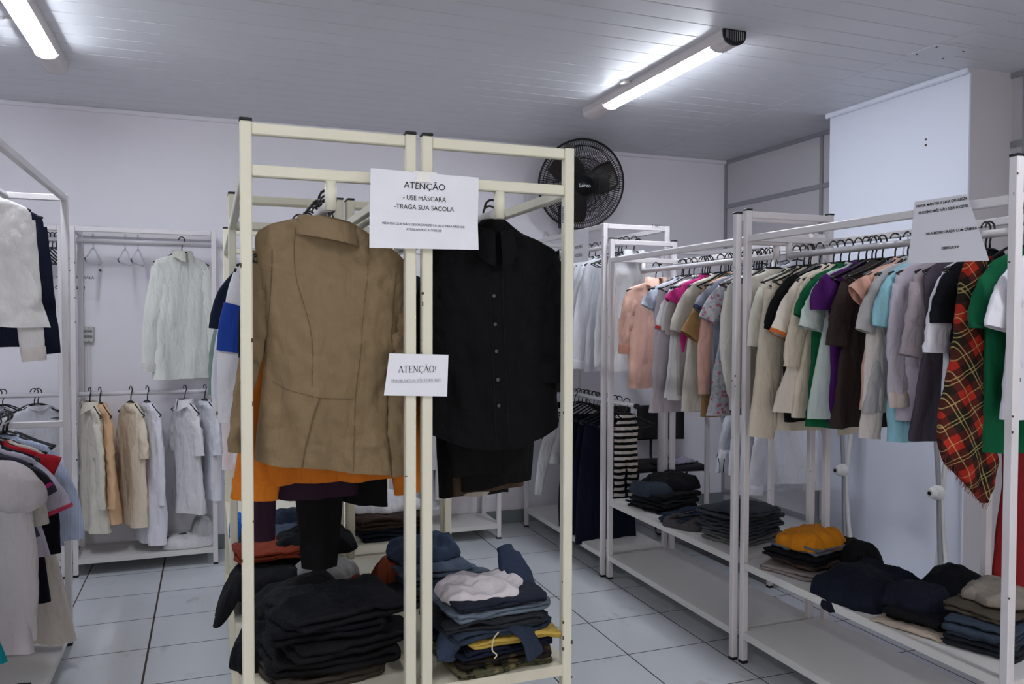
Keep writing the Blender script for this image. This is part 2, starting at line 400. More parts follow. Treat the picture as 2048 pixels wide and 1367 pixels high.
def sleeve_mesh(path, seed=0, nseg=18, nring=18, flat=.42, wr=.004, tilt=0., y0=0., cuff=None):
    """path: (x, z, halfwidth) from the shoulder to the opening"""
    b = bmesh.new(); rings, uvs = [], []; pts = [cat(path, i/(nring-1)) for i in range(nring)]; L = 0
    for i, (x, z, wd) in enumerate(pts):
        A = pts[max(0, i-1)]; B = pts[min(nring-1, i+1)]; d = Vector((B[0]-A[0], 0, B[1]-A[1])).normalized(); n = Vector((-d.z, 0, d.x))
        if i: L += math.hypot(x-pts[i-1][0], z-pts[i-1][1])
        t = i/(nring-1); R, U = [], []
        for k in range(nseg):
            a = 2*PI*k/nseg
            w_ = wd*(1+.10*NZ(seed+L*9, math.cos(a), 3)) ; fl = flat*(.55+.45*math.sin(min(1, t*3+.25)*PI/2))
            p = Vector((x, y0, z)) + n*(w_*math.cos(a)) + Vector((0, 1, 0))*(w_*fl*math.sin(a))
            p.y += wr*2.4*(.5-1.6*abs(NZ(p.x*20+p.z*8, p.z*16, seed))) + wr*1.2*(.5-1.6*abs(NZ(p.x*36+p.z*30, p.z*34, seed+2))); p.x += wr*NZ(p.z*30, seed, 1)*t
            p.z -= tilt*x
            R.append(p); U.append((p.x+.5, p.z+2))
        U.append(U[0]); rings.append(R); uvs.append(U)
    skin(b, rings, uvs); return b
def collar_mesh(w_=.062, d=.04, h=.045, tip=.035, z=-.085, tilt=0., lift=.012):
    b = bmesh.new(); n = 28; R0, R1, R2 = [], [], []
    for k in range(n):
        a = -PI/2 + .12 + (2*PI-.24)*k/(n-1); c, s = math.cos(a), math.sin(a); front = max(0, -s)**3
        x = w_*c; y = d*s
        q = [(x*.96, y*.9, z-.004-.02*front), (x, y, z+h*.55*(1-.35*front)), (x*1.1, y*1.2, z+h*.5*(1-.4*front)), (x*(1.28+.25*front), y*1.45-.004, z-h*.5-tip*front)]
        for L, p in zip((R0, R1, R2), q): pass
        R0.append([Vector((p[0], p[1], p[2]-tilt*p[0])) for p in q])
    V = [[b.verts.new(p) for p in R] for R in R0]
    for i in range(n-1):
        for j in range(3): b.faces.new((V[i][j], V[i+1][j], V[i+1][j+1], V[i][j+1]))
    return b
from mathutils.bvhtree import BVHTree
def drape(o, pts, off=.0012, front=True):
    """lay local (x, z) points on the front of o's own mesh"""
    key = o.name
    if not hasattr(drape, 'c'): drape.c = {}
    if key not in drape.c:
        b = bmesh.new(); b.from_mesh(o.data); drape.c[key] = BVHTree.FromBMesh(b); b.free()
    out = []
    for x, z in pts:
        h = drape.c[key].ray_cast(Vector((x, -1, z)), Vector((0, 1, 0)))[0]
        if h is not None: out.append(Vector((x, h.y-off, z)))
    return out
def seam(o, pts, m, r=.0008, name='seam', n=24):
    P = [cat([tuple(p) for p in pts], i/(n-1)) for i in range(n)]
    q = drape(o, P)
    if len(q) > 2: b = bmesh.new(); tube(b, q, r, 5); return link(name, b, m, o)
def hanger_mesh(w_=.2, drop=.065, r=.0045, hook=True):
    b = bmesh.new()
    pts = [(.0, 0, -.062)]
    H = [(0, 0, -.07), (0, 0, -.045), (.004, 0, -.032)] + [(.022*math.sin(a), 0, .005-.022*math.cos(a)+.0) for a in [PI*q/8 for q in range(1, 13)]]
    tube(b, [(x, y, z-.0) for x, y, z in H], .0033, 7)
    S = [(-w_, 0, -.082-drop), (-w_*.62, 0, -.082-drop*.55), (-.045, 0, -.077), (0, 0, -.068), (.045, 0, -.077), (w_*.62, 0, -.082-drop*.55), (w_, 0, -.082-drop)]
    P = [cat(S, i/24) for i in range(25)]
    tube(b, P, r, 7)
    tube(b, [(-w_, 0, -.082-drop), (-w_*.8, 0, -.10-drop), (w_*.8, 0, -.10-drop), (w_, 0, -.082-drop)], r*.8, 6)
    me = bpy.data.meshes.new('hanger'); b.to_mesh(me); b.free(); me.shade_smooth(); return me
HM = {}
HM['black'] = hanger_mesh(); HM['black'].materials.append(M_hang)
HM['clear'] = hanger_mesh(.19, .06, .005); HM['clear'].materials.append(M_clear)
def hang(loc, rz, label, kind='black', group=None):
    o = bpy.data.objects.new('clothes_hanger', HM[kind]); col.objects.link(o); o.location = loc; o.rotation_euler.z = rz+PI*0
    return tag(o, label, 'hanger', group)
BAR = .0145
SEED = [0]
def garment(name, label, m, loc, hw=.2, length=.62, hemw=None, sleeve=None, sw=.065, rz=0., collar=None, group=None, cat_=None, hanger='black', tilt=0., d=.022,
            fold=.023, hem=0., trim=None, placket=False, buttons=0, sleeves=2, side=-1, neck=.06, sq=.15, waist=None, res=1., rows=None, hanger_label=None, wr=.004, cuff=None, band=None, hrot=None, hgroup=None):
    """a piece of clothing whose hanger's hook rests on the bar at loc"""
    SEED[0] += 1; sd = SEED[0]; hemw = hemw if hemw is not None else hw+.015; waist = waist or hw-.015
    if rows is None:
        rows = [(-.078, -neck, neck, .026), (-.094, -neck-.018, neck+.018, d*1.1), (-.118, -hw*.74, hw*.74, d*.95), (-sq, -hw*.98, hw*.98, d*.8), (-sq-.07, -hw, hw, d*1.05),
                (-sq-.19, -waist, waist, d*1.25)]
        for q in (.45, .72, 1.): rows.append((-(sq+.19+(length-sq-.19)*q), -waist-(hemw-waist)*q, waist+(hemw-waist)*q, d*(1.25+.5*q)))
    o = link(name, body_mesh(rows, sd, int(44*res), int(30*res), fold, 9., tilt, hem, wr), m, None, True, loc, rz)
    tag(o, label, cat_ or name.split('_')[-1], group)
    if sleeve:
        for k, s in enumerate(((side, -side))[:sleeves]):
            path = [(s*abs(x), z, w_) for x, z, w_ in sleeve] if not (isinstance(sleeve, dict)) else sleeve[s]
            se = link('sleeve', sleeve_mesh(path, sd+k*7, int(18*res), int(18*res), tilt=tilt, wr=wr), m, o, True)
            (x2, z2, w2), (x1, z1, w1) = path[-1], path[-2]
            if trim or cuff:
                L = math.hypot(x2-x1, z2-z1); ux, uz = (x2-x1)/L, (z2-z1)/L; cl = .055 if cuff else .014
                link('cuff' if cuff else 'sleeve_trim', sleeve_mesh([(x2-ux*cl, z2-uz*cl, w2+.003), (x2-ux*cl*.5, z2-uz*cl*.5, w2+.003), (x2+ux*.003, z2+uz*.003, w2+.002)], sd+k*7, 18, 5, flat=.5, tilt=tilt, wr=.001), cuff or trim, se, True)
    if collar: link('collar', collar_mesh(tilt=tilt), collar, o, True)
    elif sleeve or band: 
        b = bmesh.new(); tube(b, [(neck*1.02*math.cos(a), .03*math.sin(a), -.078-.03*max(0, -math.sin(a))-tilt*neck*math.cos(a)) for a in [2*PI*q/24 for q in range(24)]], .0045, 6, closed=True)
        link('neckband', b, band or m, o, True)
    if placket:
        q = drape(o, [(.0, z) for z in [-.12-(length-.16)*i/20 for i in range(21)]], .002)
        if len(q) > 3:
            b = bmesh.new(); V = [(b.verts.new(p+Vector((-.014, .0, 0))), b.verts.new(p+Vector((.014, 0, 0)))) for p in q]
            for A, B in zip(V, V[1:]): b.faces.new((A[0], A[1], B[1], B[0]))
            link('placket', b, m, o, True)
    if buttons:
        for p in drape(o, [(0, -.17-(length-.24)*i/max(1, buttons-1)) for i in range(buttons)], .004):
            b = bmesh.new(); bmesh.ops.create_cone(b, cap_ends=True, segments=12, radius1=.0055, radius2=.0055, depth=.002, matrix=Matrix.Rotation(PI/2, 4, 'X'))
            link('button', b, M_btn if 'black' in label else M_btnw, o, loc=p)
    if hanger: hang(loc, rz+(hrot if hrot is not None else 0), hanger_label or 'hanger in ' + label.replace(', ', ' ', 1).replace(' of the lower bar', '').replace(' on the lower bar', '').replace('black and white ', '') if len(label.split()) > 12 else 'hanger in ' + label, hanger, hgroup)
    return o
def px_garment(bar, s, label, c, hem, sl=None, sw=.05, name='shirt', side=-1, hw=.2, zb=1.9, slw0=.06, bulge=.015, **k):
    """s: pixel of the shoulder tip, hem: pixel of the visible lower corner, sl: pixel of the sleeve opening's middle"""
    Y = at(s[0], s[1], 'x', bar+side*hw).y
    h = at(hem[0], hem[1], 'y', Y); L = zb-h.z; hemw = min(max(abs(h.x-bar), .12), .34); path = None
    if sl:
        e = at(sl[0], sl[1], 'y', Y); ex, ez = abs(e.x-bar), e.z-zb
        x0, z0 = hw-.045, -.192; sq = k.get('sq', .15)
        path = [(x0, z0, slw0), ((x0*2+ex)/3+bulge, (z0*2+ez)/3, slw0*.7+sw*.3), ((x0+ex*2)/3+bulge, (z0+ez*2)/3, slw0*.35+sw*.65), (ex, ez, sw)]
    m = c if not isinstance(c, str) else fab(c)
    return garment(name, label, m, (bar, Y, zb+BAR+.002), hw=hw, length=L, hemw=hemw, sleeve=path, side=side, **k)

# --- the tan blazer and the black shirt on the cream racks in front
def px_rows(rows, Y, org, d):
    """rows of (py, pxl, pxr) on the plane y = Y, as local (z, xl, xr, halfthickness)"""
    out = []
    for i, (py, a, c) in enumerate(rows):
        A, B = at(a, py, 'y', Y), at(c, py, 'y', Y); out.append(((A.z+B.z)/2-org[2], A.x-org[0], B.x-org[0], d[i] if isinstance(d, (list, tuple)) else d))
    return out
def px_path(pts, Y, org):
    out = []
    for px, py, wpx in pts:
        A = at(px, py, 'y', Y); B = at(px+wpx, py, 'y', Y); out.append((A.x-org[0], A.z-org[2], B.x-A.x))
    return out
def untilt(rows, tilt, cx=0): return [(z + tilt*(a+c)/2, a, c, d) for z, a, c, d in rows]
def hero(name, label, m, org, Y, rows, dz, sleeves, tilt=0, sd=1, collar=None, **k):
    R = untilt(px_rows(rows, Y, org, dz), tilt)
    o = link(name, body_mesh(R, sd, 96, 84, k.get('fold', .012), 9., tilt, k.get('hem', 0), k.get('wr', .004)), m, None, True, org)
    tag(o, label, k.get('cat_', name), k.get('group'))
    for i, s in enumerate(sleeves):
        P = [(x, z+tilt*x, w_) for x, z, w_ in px_path(s, Y, org)]
        se = link('sleeve', sleeve_mesh(P, sd+5*i+3, 34, 60, flat=.5, tilt=tilt, wr=k.get('wr', .004), y0=.004), m, o, True)
        if k.get('cuff'):
            (x2, z2, w2), (x1, z1, _) = P[-1], P[-2]; L = math.hypot(x2-x1, z2-z1); ux, uz = (x2-x1)/L*.06, (z2-z1)/L*.06
            link('cuff', sleeve_mesh([(x2-ux, z2-uz, w2+.003), (x2-ux/2, z2-uz/2, w2+.004), (x2+ux*.05, z2+uz*.05, w2+.003)], sd, 30, 8, flat=.5, tilt=tilt, wr=.001), m, se, True)
    if collar: link('collar', collar_mesh(tilt=-tilt if k.get('back') else tilt, **collar), m, o, True, rz=PI if k.get('back') else 0)
    return o
BX1, BX2 = .305, .782
M_tan = fab('#7f6c52', bump=.35, bscale=420., var=.16, vscale=30., sheen=0.)
Yb = 2.262; ob = Vector((BX1, Yb, 1.9+BAR+.002))
bl = hero('blazer', 'tan woven blazer seen from behind, hanging at the front of the cream rack', M_tan, ob, Yb,
    [(438, 632, 704), (452, 592, 738), (474, 540, 786), (500, 512, 812), (540, 512, 812), (600, 522, 805), (680, 530, 792), (760, 527, 778), (840, 518, 776), (890, 513, 780), (936, 510, 782)],
    [.03, .03, .028, .028, .034, .04, .042, .042, .046, .05, .054],
    [[(532, 505, 30), (515, 600, 27), (506, 690, 25), (491, 770, 21), (477, 840, 17), (468, 905, 14)], [(792, 548, 26), (802, 640, 24), (803, 740, 24), (800, 840, 25), (806, 950, 24)]],
    tilt=.165, sd=11, wr=.0065, fold=.024, collar=dict(w_=.072, d=.046, h=.055, tip=.0, z=-.082), back=True)
def pl(pts, Y, org): return [(at(a, c, 'y', Y).x-org[0], at(a, c, 'y', Y).z-org[2]) for a, c in pts]
M_tans = fab('#64523a')
seam(bl, pl([(545, 762), (570, 776), (600, 784), (640, 793), (690, 796), (704, 796)], Yb, ob), M_tans)
seam(bl, pl([(636, 792), (628, 815), (617, 850), (607, 890), (600, 934)], Yb, ob), M_tans, .002, 'back_vent')
seam(bl, pl([(590, 455), (586, 520), (596, 580), (614, 640), (622, 700), (620, 770)], Yb, ob), M_tans)
seam(bl, pl([(735, 480), (730, 560), (722, 640), (716, 720), (708, 800), (705, 940)], Yb, ob), M_tans)
seam(bl, pl([(543, 500), (541, 560), (536, 640), (530, 730)], Yb, ob), M_tans, .0016, 'armhole_seam')
seam(bl, pl([(790, 545), (784, 600), (780, 680)], Yb, ob), M_tans, .0016, 'armhole_seam')
b = hang(ob, 0, 'thick black hanger inside the tan blazer', 'black'); b.scale = (1.05, 1.6, 1.1)
M_blk = fab('#08080b', bump=.25, var=.3, vscale=30., spec=.15)
Yk = 2.262; ok_ = Vector((BX2, Yk, 1.9+BAR+.002))
bk = hero('shirt', 'black buttoned shirt hanging at the front of the cream rack, collar up', M_blk, ok_, Yk,
    [(440, 965, 1010), (462, 940, 1040), (480, 895, 1080), (502, 862, 1112), (560, 862, 1112), (640, 866, 1106), (720, 862, 1110), (800, 855, 1117), (858, 850, 1120)],
    [.026, .03, .028, .028, .034, .038, .04, .044, .05],
    [[(1088, 508, 32), (1104, 580, 32), (1106, 660, 34), (1105, 720, 35), (1104, 762, 36)], [(884, 520, 30), (868, 600, 30), (862, 700, 32), (860, 760, 32)]],
    sd=21, hem=.055, wr=.0055, fold=.02, collar=dict(w_=.06, d=.042, h=.07, tip=.045, z=-.09), cuff=True)
for py in (592, 648, 701, 757, 808):
    for p in drape(bk, pl([(982+(py-648)*.04, py)], Yk, ok_), .004):
        q = bmesh.new(); bmesh.ops.create_cone(q, cap_ends=True, segments=16, radius1=.0058, radius2=.0052, depth=.0024, matrix=Matrix.Rotation(PI/2, 4, 'X')); bo = link('button', q, M_btn, bk, loc=p)
seam(bk, pl([(972, 520), (975, 650), (980, 760), (984, 880)], Yk, ok_), fab('#141418'), .0012, 'placket_edge')
seam(bk, pl([(998, 520), (1000, 650), (1003, 760), (1006, 880)], Yk, ok_), fab('#141418'), .0012, 'placket_edge')
q = bmesh.new(); bx(q, -.008, .008, -.001, .001, -.006, .006); link('neck_label', q, fab('#8c8a5a'), bk, loc=(-.03, .012, -.082))
b = hang(ok_, 0, 'thick black hanger inside the black buttoned shirt', 'black'); b.scale = (1.05, 1.6, 1.1)

# things behind the blazer
def G2(name, label, c, bar, Y, L, hw=.2, zb=1.9, **k):
    return garment(name, label, c if not isinstance(c, str) else fab(c), (bar, Y, zb+BAR+.002), hw=hw, length=L, **k)
def SL(x, z, w0=.062, w1=.05, hw=.2, b=.02): return [(hw-.05, -.185, w0), ((2*(hw-.05)+x)/3+b, (-.37+z)/3, w0*.7+w1*.3), ((hw-.05+2*x)/3+b, (-.185+2*z)/3, w0*.3+w1*.7), (x, z, w1)]
org = at(600, 978, 'y', 2.345)
G2('shirt', 'orange linen shirt showing below and beside the tan blazer', '#b9661a', BX1+.01, 2.345, 1.9-org.z+.0, hw=.2, hemw=.19, sleeve={-1: [(-.14, -.185, .06), (-.15, -.4, .055), (-.185, -.65, .055), (-.20, -.82, .06)], 1: [(.155, -.185, .07), (.19, -.4, .06), (.22, -.66, .055), (.245, -.83, .05)]}, collar=fab('#b8661a'), cuff=fab('#bf6c1c'), d=.02)
G2('shirt', 'dark teal top whose hem shows under the orange shirt', '#1f4a48', BX1+.02, 2.41, .735, hemw=.19, tilt=.05, d=.02)
G2('shirt', 'dark plum long sleeved top under the orange shirt, sleeve hanging low', '#2a1626', BX1+.0, 2.49, .86, hw=.17, hemw=.12, sleeve={-1: [(-.12, -.185, .07), (-.15, -.5, .05), (-.16, -.8, .04), (-.155, -.98, .03)], 1: [(.12, -.185, .07), (.15, -.5, .05), (.15, -.7, .04)]}, d=.02)
G2('dress', 'long black dress reaching down to the rust-topped clothes heap', '#0b0a0d', BX1+.015, 2.57, 1.10, hw=.17, hemw=.055, waist=.12, d=.02)
G2('shirt', 'black top with a pointed side hem behind the plum top', '#0e0d10', BX1+.05, 2.66, .90, hemw=.2, tilt=.25, sleeve=SL(.22, -.5))
wb = G2('shirt', 'white shirt with a royal blue panel, its sleeve beyond the cream post', fab('#d8d6da'), BX1-.02, 2.80, .80, hw=.2, sleeve=SL(.215, -.66, w1=.045, hw=.2), d=.025)
ps = [c for c in wb.children if c.name.startswith('sleeve')][0]; PS_ = SL(.215, -.66, w1=.045, hw=.2); Q_ = [cat(PS_, t) for t in (.22, .32, .42, .52)]
b = sleeve_mesh([(-x, z, w_+.006) for x, z, w_ in Q_], 3, 22, 14, flat=.6, wr=.002)
link('blue_panel', b, fab('#1c3a8c'), ps, True)
G2('tee_shirt', 'navy tee with its sleeve poking out beyond the cream rack', '#10182c', BX1-.02, 3.05, .66, hw=.2, sleeve=SL(.235, -.36, w1=.05, hw=.2))
G2('shirt', 'pale pink shirt hanging behind the navy tee, long cuff visible', '#dcd0ce', BX1, 2.95, .82, hw=.2, sleeve=SL(.235, -.84, w1=.03, hw=.2), cuff=fab('#dccaca'))
G2('shirt', 'white ruffled shirt hanging behind the pale pink shirt', '#d6d8de', BX1, 3.2, .74, hw=.21, sleeve=SL(.26, -.62, w1=.04, hw=.21))
G2('shirt', 'sage green shirt hanging at the back of the blazer rack', '#7d8f86', BX1, 3.34, .70, hw=.22, sleeve=SL(.27, -.62, w1=.045, hw=.22))
for i, y in enumerate((2.44, 2.53, 2.60, 2.70, 2.75, 2.88)):
    hang((BX1, y, 1.9+BAR+.002), random.uniform(-.1, .1), 'empty black hanger crowded behind the notice on the blazer rack bar', 'black', 'empty black hangers on the blazer rack')
# things behind the black shirt
G2('shirt', 'black top with a red lining strip under the black buttoned shirt', '#0b0a0c', BX2+.03, 2.37, .80, hemw=.13, waist=.16, hw=.2, sleeve=SL(.2, -.55), tilt=.0)
o = G2('jacket', 'short black jacket hanging second behind the black buttoned shirt', '#0c0b0d', BX2+.09, 2.46, .86, hemw=.12, waist=.15, tilt=-.1, cat_='jacket')
G2('shirt', 'brown top with only its hem corner under the black garments', '#4a3b2e', BX2+.1, 2.57, .90, hemw=.12, waist=.14, tilt=-.12, hw=.19)
G2('shirt', 'beige blouse with a rounded hem hanging below the black garments', '#b3a89f', BX2+.10, 2.72, .94, hemw=.05, waist=.08, hw=.17)
G2('dress', 'black sleeveless dress behind the beige rounded hem', '#0d0c0f', BX2+.15, 2.9, .98, hemw=.14, waist=.15, hw=.19)

# rear cream racks
for i, (bar, Y, c, L, lb) in enumerate(((BX1, 3.66, '#20283a', .78, 'navy shirt at the front of the second cream rack'), (BX1, 3.8, '#8d98a8', .7, 'grey blue shirt on the second cream rack'), (BX1, 4.0, '#1a1a20', .8, 'black shirt deep on the second cream rack'),
        (BX2, 3.75, '#1c2433', .86, 'dark navy top on the rear cream rack behind the notice'), (BX2-.02, 3.9, '#a7aaa8', .8, 'pale grey top on the rear cream rack behind the notice'))):
    G2('shirt', lb, c, bar, Y, L, sleeve=SL(.24, -.5), res=.7)

# --- off-white rack with the tartan shawl
B2, B1 = 2.565, 2.53
g = lambda *a, **k: px_garment(B2, *a, **k)
g((1522, 545), 'ivory lace-shouldered blouse squeezed against the off-white corner post', '#ddd8cc', (1532, 800), (1512, 700), .045, hw=.2, name='blouse')
g((1545, 575), 'long cream dress with a wide straight sleeve hanging in front of the post', '#d3c7b4', (1546, 868), (1522, 882), .066, name='dress', hw=.2, slw0=.085, bulge=.0)
g((1566, 548), 'black tee hanging between the long cream dress and the orange-trimmed tee', '#0e0e12', (1567, 850), (1549, 668), .055, name='tee_shirt')
g((1592, 565), 'cream tee with orange sleeve trim', '#d9cec0', (1551, 833), (1561, 678), .055, name='tee_shirt', trim=fab('#c4622a'), hw=.2)
g((1606, 548), 'plain cream tee with long narrow sleeves next to the orange-trimmed tee', '#d6c9b6', (1588, 843), (1583, 742), .04, name='tee_shirt')
g((1622, 548), 'bottle green tee between the cream tee and the mint tee', '#0d5a36', (1619, 863), (1606, 642), .045, name='tee_shirt')
g((1640, 560), 'pale mint ribbed tee with a turned-up sleeve', '#bfc9c4', (1620, 845), (1621, 665), .058, name='tee_shirt')
g((1655, 545), 'deep purple tee with a flared sleeve', '#46145a', (1664, 855), (1651, 628), .072, name='tee_shirt', slw0=.085)
g((1688, 560), 'dark brown knee-length dress with a plain side', '#332826', (1663, 864), (1675, 700), .055, name='dress', hw=.195)
g((1735, 530), 'salmon pink top with a pointed cap sleeve', '#cfa08f', (1727, 828), (1714, 603), .055, name='blouse')
g((1750, 548), 'off-white long-sleeved knit whose sleeve droops below the rail of hems', '#cfc5c0', (1772, 820), (1740, 885), .05, name='sweater', bulge=.0)
g((1757, 545), 'grey blouse with a wide pinkish cuff', '#a9a6a6', (1728, 835), (1731, 672), .045, name='blouse')
g((1777, 540), 'light blue shirt with a rolled sleeve end', '#8fc0cc', (1783, 892), (1765, 662), .045, name='shirt')
g((1793, 545), 'lilac long-sleeved top with a cream ribbed cuff', '#b9b0bb', (1800, 850), (1799, 820), .045, name='sweater', cuff=fab('#cdbfb4'))
g((1830, 550), 'mauve grey top with a three-quarter sleeve', '#a79a9f', (1850, 860), (1824, 722), .055, name='blouse', bulge=.0)
g((1850, 560), 'crinkled dark grey-purple dress under the paper notice', '#4c434d', (1832, 893), None, name='dress', hw=.19)
o = g((1885, 550), 'white tee with a small red and green flag patch on its sleeve', '#d6d4dc', (1897, 860), (1875, 715), .06, name='tee_shirt')
se = [c for c in o.children if c.name.startswith('sleeve')][0]
q = drape(se, [(x, z) for x in (-.285, -.255) for z in (-.345, -.305)], .003)
if len(q) == 4:
    b = bmesh.new(); V = [b.verts.new(p) for p in q]; b.faces.new((V[0], V[2], V[3], V[1])); link('flag_patch', b, fab('#a02a26'), se)
g((1893, 545), 'black navy tee tucked between the white tee and the tartan shawl', '#101119', (1905, 800), (1889, 655), .06, name='tee_shirt')
g((1972, 530), 'bright green tee with a folded sleeve cuff beside the tartan shawl', '#0c5c3a', (1978, 918), (1967, 665), .06, name='tee_shirt', trim=fab('#0a4530'))
g((2020, 560), 'white tee with a wide sleeve beside the last off-white post', '#d8d6de', (2012, 850), (1999, 668), .06, name='tee_shirt')
# tartan shawl folded over a hanger, one corner hanging low
M_plaid = fab('#9c2418', 'plaid', var=0, c2='#0f1612', c3='#b3a266')
Ys = 1.985; os_ = Vector((B2, Ys, 1.9+BAR+.002))
R = px_rows([(512, 1940, 1984), (540, 1925, 1992), (600, 1918, 1996), (680, 1910, 2000), (760, 1896, 2002), (840, 1884, 2003), (900, 1885, 2002), (950, 1918, 1998), (985, 1955, 1988), (1008, 1974, 1982)], Ys, os_, [.012, .02, .03, .032, .034, .034, .03, .024, .016, .008])
sh = link('shawl', body_mesh(R, 5, 72, 70, .02, 9., 0, 0, .004), M_plaid, None, True, os_); tag(sh, 'red and black tartan shawl with a fringed edge and one long hanging corner', 'shawl')
L_ = sh.data.uv_layers.active.data
for d_ in L_:
    u, v = d_.uv; d_.uv = (u*.85+v*.52, v*.85-u*.52)
b = bmesh.new(); rn = random.Random(4)
edge = [(1885, 905), (1900, 926), (1918, 952), (1936, 970), (1955, 988), (1975, 1008)]
for i in range(70):
    t = i/69*(len(edge)-1); k = min(int(t), len(edge)-2); f = t-k; px = edge[k][0]+(edge[k+1][0]-edge[k][0])*f; py = edge[k][1]+(edge[k+1][1]-edge[k][1])*f
    p = at(px, py, 'y', Ys)-os_; p.y = rn.uniform(-.012, .01); tube(b, [p+Vector((.01, 0, .012)), p, p+Vector((rn.uniform(-.010, -.002), rn.uniform(-.004, .004), rn.uniform(-.022, -.012)))], .0008, 4)
tag(link('fringe', b, fab('#6d2a22'), sh), kind='stuff')
hang(os_, 0, 'black hanger carrying the tartan shawl', 'black')
for y, kd in ((3.03, 'black'), (2.985, 'black'), (2.89, 'clear'), (2.62, 'black'), (2.60, 'black'), (2.50, 'black'), (2.46, 'clear'), (2.42, 'clear')):
    hang((B2, y, 1.9+BAR+.002), random.uniform(-.25, .25), 'empty %s hanger among the tees on the tartan shawl rack' % kd, kd, 'empty %s hangers on the tartan shawl rack' % kd)

# --- off-white rack with the floral dress
g = lambda *a, **k: px_garment(B1, *a, **k)
g((1253, 580), 'peach satin shirt facing the aisle with a pointed collar', fab('#dcae9c', rough=.38, spec=.5), (1258, 782), (1247, 712), .032, name='shirt', collar=fab('#dfb4a2', rough=.4), cuff=fab('#c98f7c'), hw=.2, wr=.006)
g((1305, 571), 'pale blue tee with a short banded sleeve next to the peach shirt', '#bcc4d6', (1308, 760), (1295, 620), .04, name='tee_shirt', trim=fab('#c4ccda'))
g((1316, 564), 'long lilac grey blouse with a buttoned roll-up sleeve', '#b3a8ae', (1300, 831), (1318, 778), .045, name='blouse', hw=.2, bulge=.0)
g((1341, 556), 'white tee with a red sleeve edge', '#cfccd0', (1334, 802), (1323, 665), .038, name='tee_shirt', trim=fab('#b03330'))
g((1346, 558), 'light grey tee behind the red-edged one', '#c4c0bf', (1337, 806), (1336, 668), .04, name='tee_shirt')
g((1351, 558), 'warm grey tee overlapping the magenta tee', '#a39a98', (1352, 797), (1343, 676), .04, name='tee_shirt')
g((1355, 556), 'magenta tee with a small cap sleeve', '#b92e78', (1365, 716), (1345, 612), .055, name='tee_shirt')
g((1376, 552), 'cream blouse with a wide elbow sleeve beside the magenta tee', '#c9c3b9', (1366, 828), (1359, 670), .055, name='blouse')
g((1409, 564), 'mustard brown blouse with a square sleeve', '#8a6844', (1400, 838), (1379, 680), .058, name='blouse', bulge=0)
g((1414, 560), 'salmon knit with a long ribbed sleeve beside the floral dress', '#cfa296', (1418, 800), (1408, 793), .032, name='sweater', cuff=fab('#d2a89c'))
g((1420, 560), 'blue grey tee with a navy-edged sleeve', '#8e93a0', (1425, 800), (1401, 628), .045, name='tee_shirt', trim=fab('#2a3350'))
g((1439, 550), 'grey floral dress with pink blossoms and a ruffled hem', fab('#a8a4a8', 'floral', vscale=38., c2='#8d98a2', c3='#a05a6c'), (1415, 838), (1417, 648), .055, name='dress', fold=.02)
g((1455, 560), 'ivory blouse with a long flat sleeve beside the floral dress', '#d5d1c9', (1457, 824), (1470, 795), .04, name='blouse', bulge=.03)
g((1481, 553), 'ivory knit top against the off-white corner post', '#cfc9c0', (1484, 812), (1487, 770), .04, name='sweater')
for y in (4.0, 3.88, 3.56, 3.54, 3.46, 3.33, 3.31, 3.29, 3.25, 3.22):
    hang((B1, y, 1.9+BAR+.002), random.uniform(-.3, .3), 'empty black hanger between the shirts on the floral dress rack', 'black', 'empty black hangers on the floral dress rack')

# --- tall white corner rack
XB0 = 2.505; ZU, ZL = 2.086, 1.056
for x, z, nm in ((XB0, ZU, 0), (XB0, ZL, 1)):
    b = bmesh.new(); bmesh.ops.create_cone(b, cap_ends=True, segments=20, radius1=.0175, radius2=.0175, depth=.02, matrix=Matrix.Rotation(PI/2, 4, 'X'))
    rk = [o for o in col.objects if o.get('label', '').startswith('tall white clothes rack in the corner')][0]
    link('bar_end_cap', b, M_cap, rk, loc=(x-rk.location.x, 4.466-rk.location.y, z))
wh = ['#d4d4dc', '#dcdce2', '#cfd2da', '#d8d4d2', '#d6d8de']
G2('shirt', 'shiny white satin shirt at the near end of the corner rack', fab('#dfe0e4', rough=.4, spec=.5), XB0+.03, 4.57, .83, hw=.2, zb=ZU, sleeve=SL(.225, -.80, w1=.05), collar=fab('#dfe0e4'), cuff=fab('#dfe0e4'), wr=.008)
for i, y in enumerate((4.78, 4.86, 4.95, 5.06)):
    G2('shirt', ('white dress shirt, first behind the satin shirt', 'white dress shirt, second behind the satin shirt', 'long white shirt beside the folded orange collar', 'white cotton shirt at the paper reading roupas')[i]+' on the corner rack', wh[i], XB0, y, .84, hw=.21, zb=ZU, sleeve=SL(.27, -.82, w1=.055, hw=.21), cuff=fab('#dcdce2'), res=.8)
G2('shirt', 'peach shirt with an orange collar deep on the corner rack', '#d8b8a6', XB0, 5.16, .8, hw=.215, zb=ZU, sleeve=SL(.26, -.7), collar=fab('#d08a2a'), res=.7)
for i, y in enumerate((5.28, 5.4, 5.52, 5.64)):
    G2('shirt', 'white shirt deep on the corner rack, %s from the back wall' % ('fourth', 'third', 'second', 'first')[i], wh[i], XB0-.01, y, .72, hw=.21, zb=ZU, sleeve=SL(.25, -.6), res=.6)
for i, y in enumerate((4.62, 4.68, 4.72, 4.82)):
    hang((XB0, y, ZU+BAR+.002), 0, 'spare black hanger behind the satin shirt on the corner rack', 'black', 'spare black hangers on the corner rack')
M_navy = fab('#0b1026')
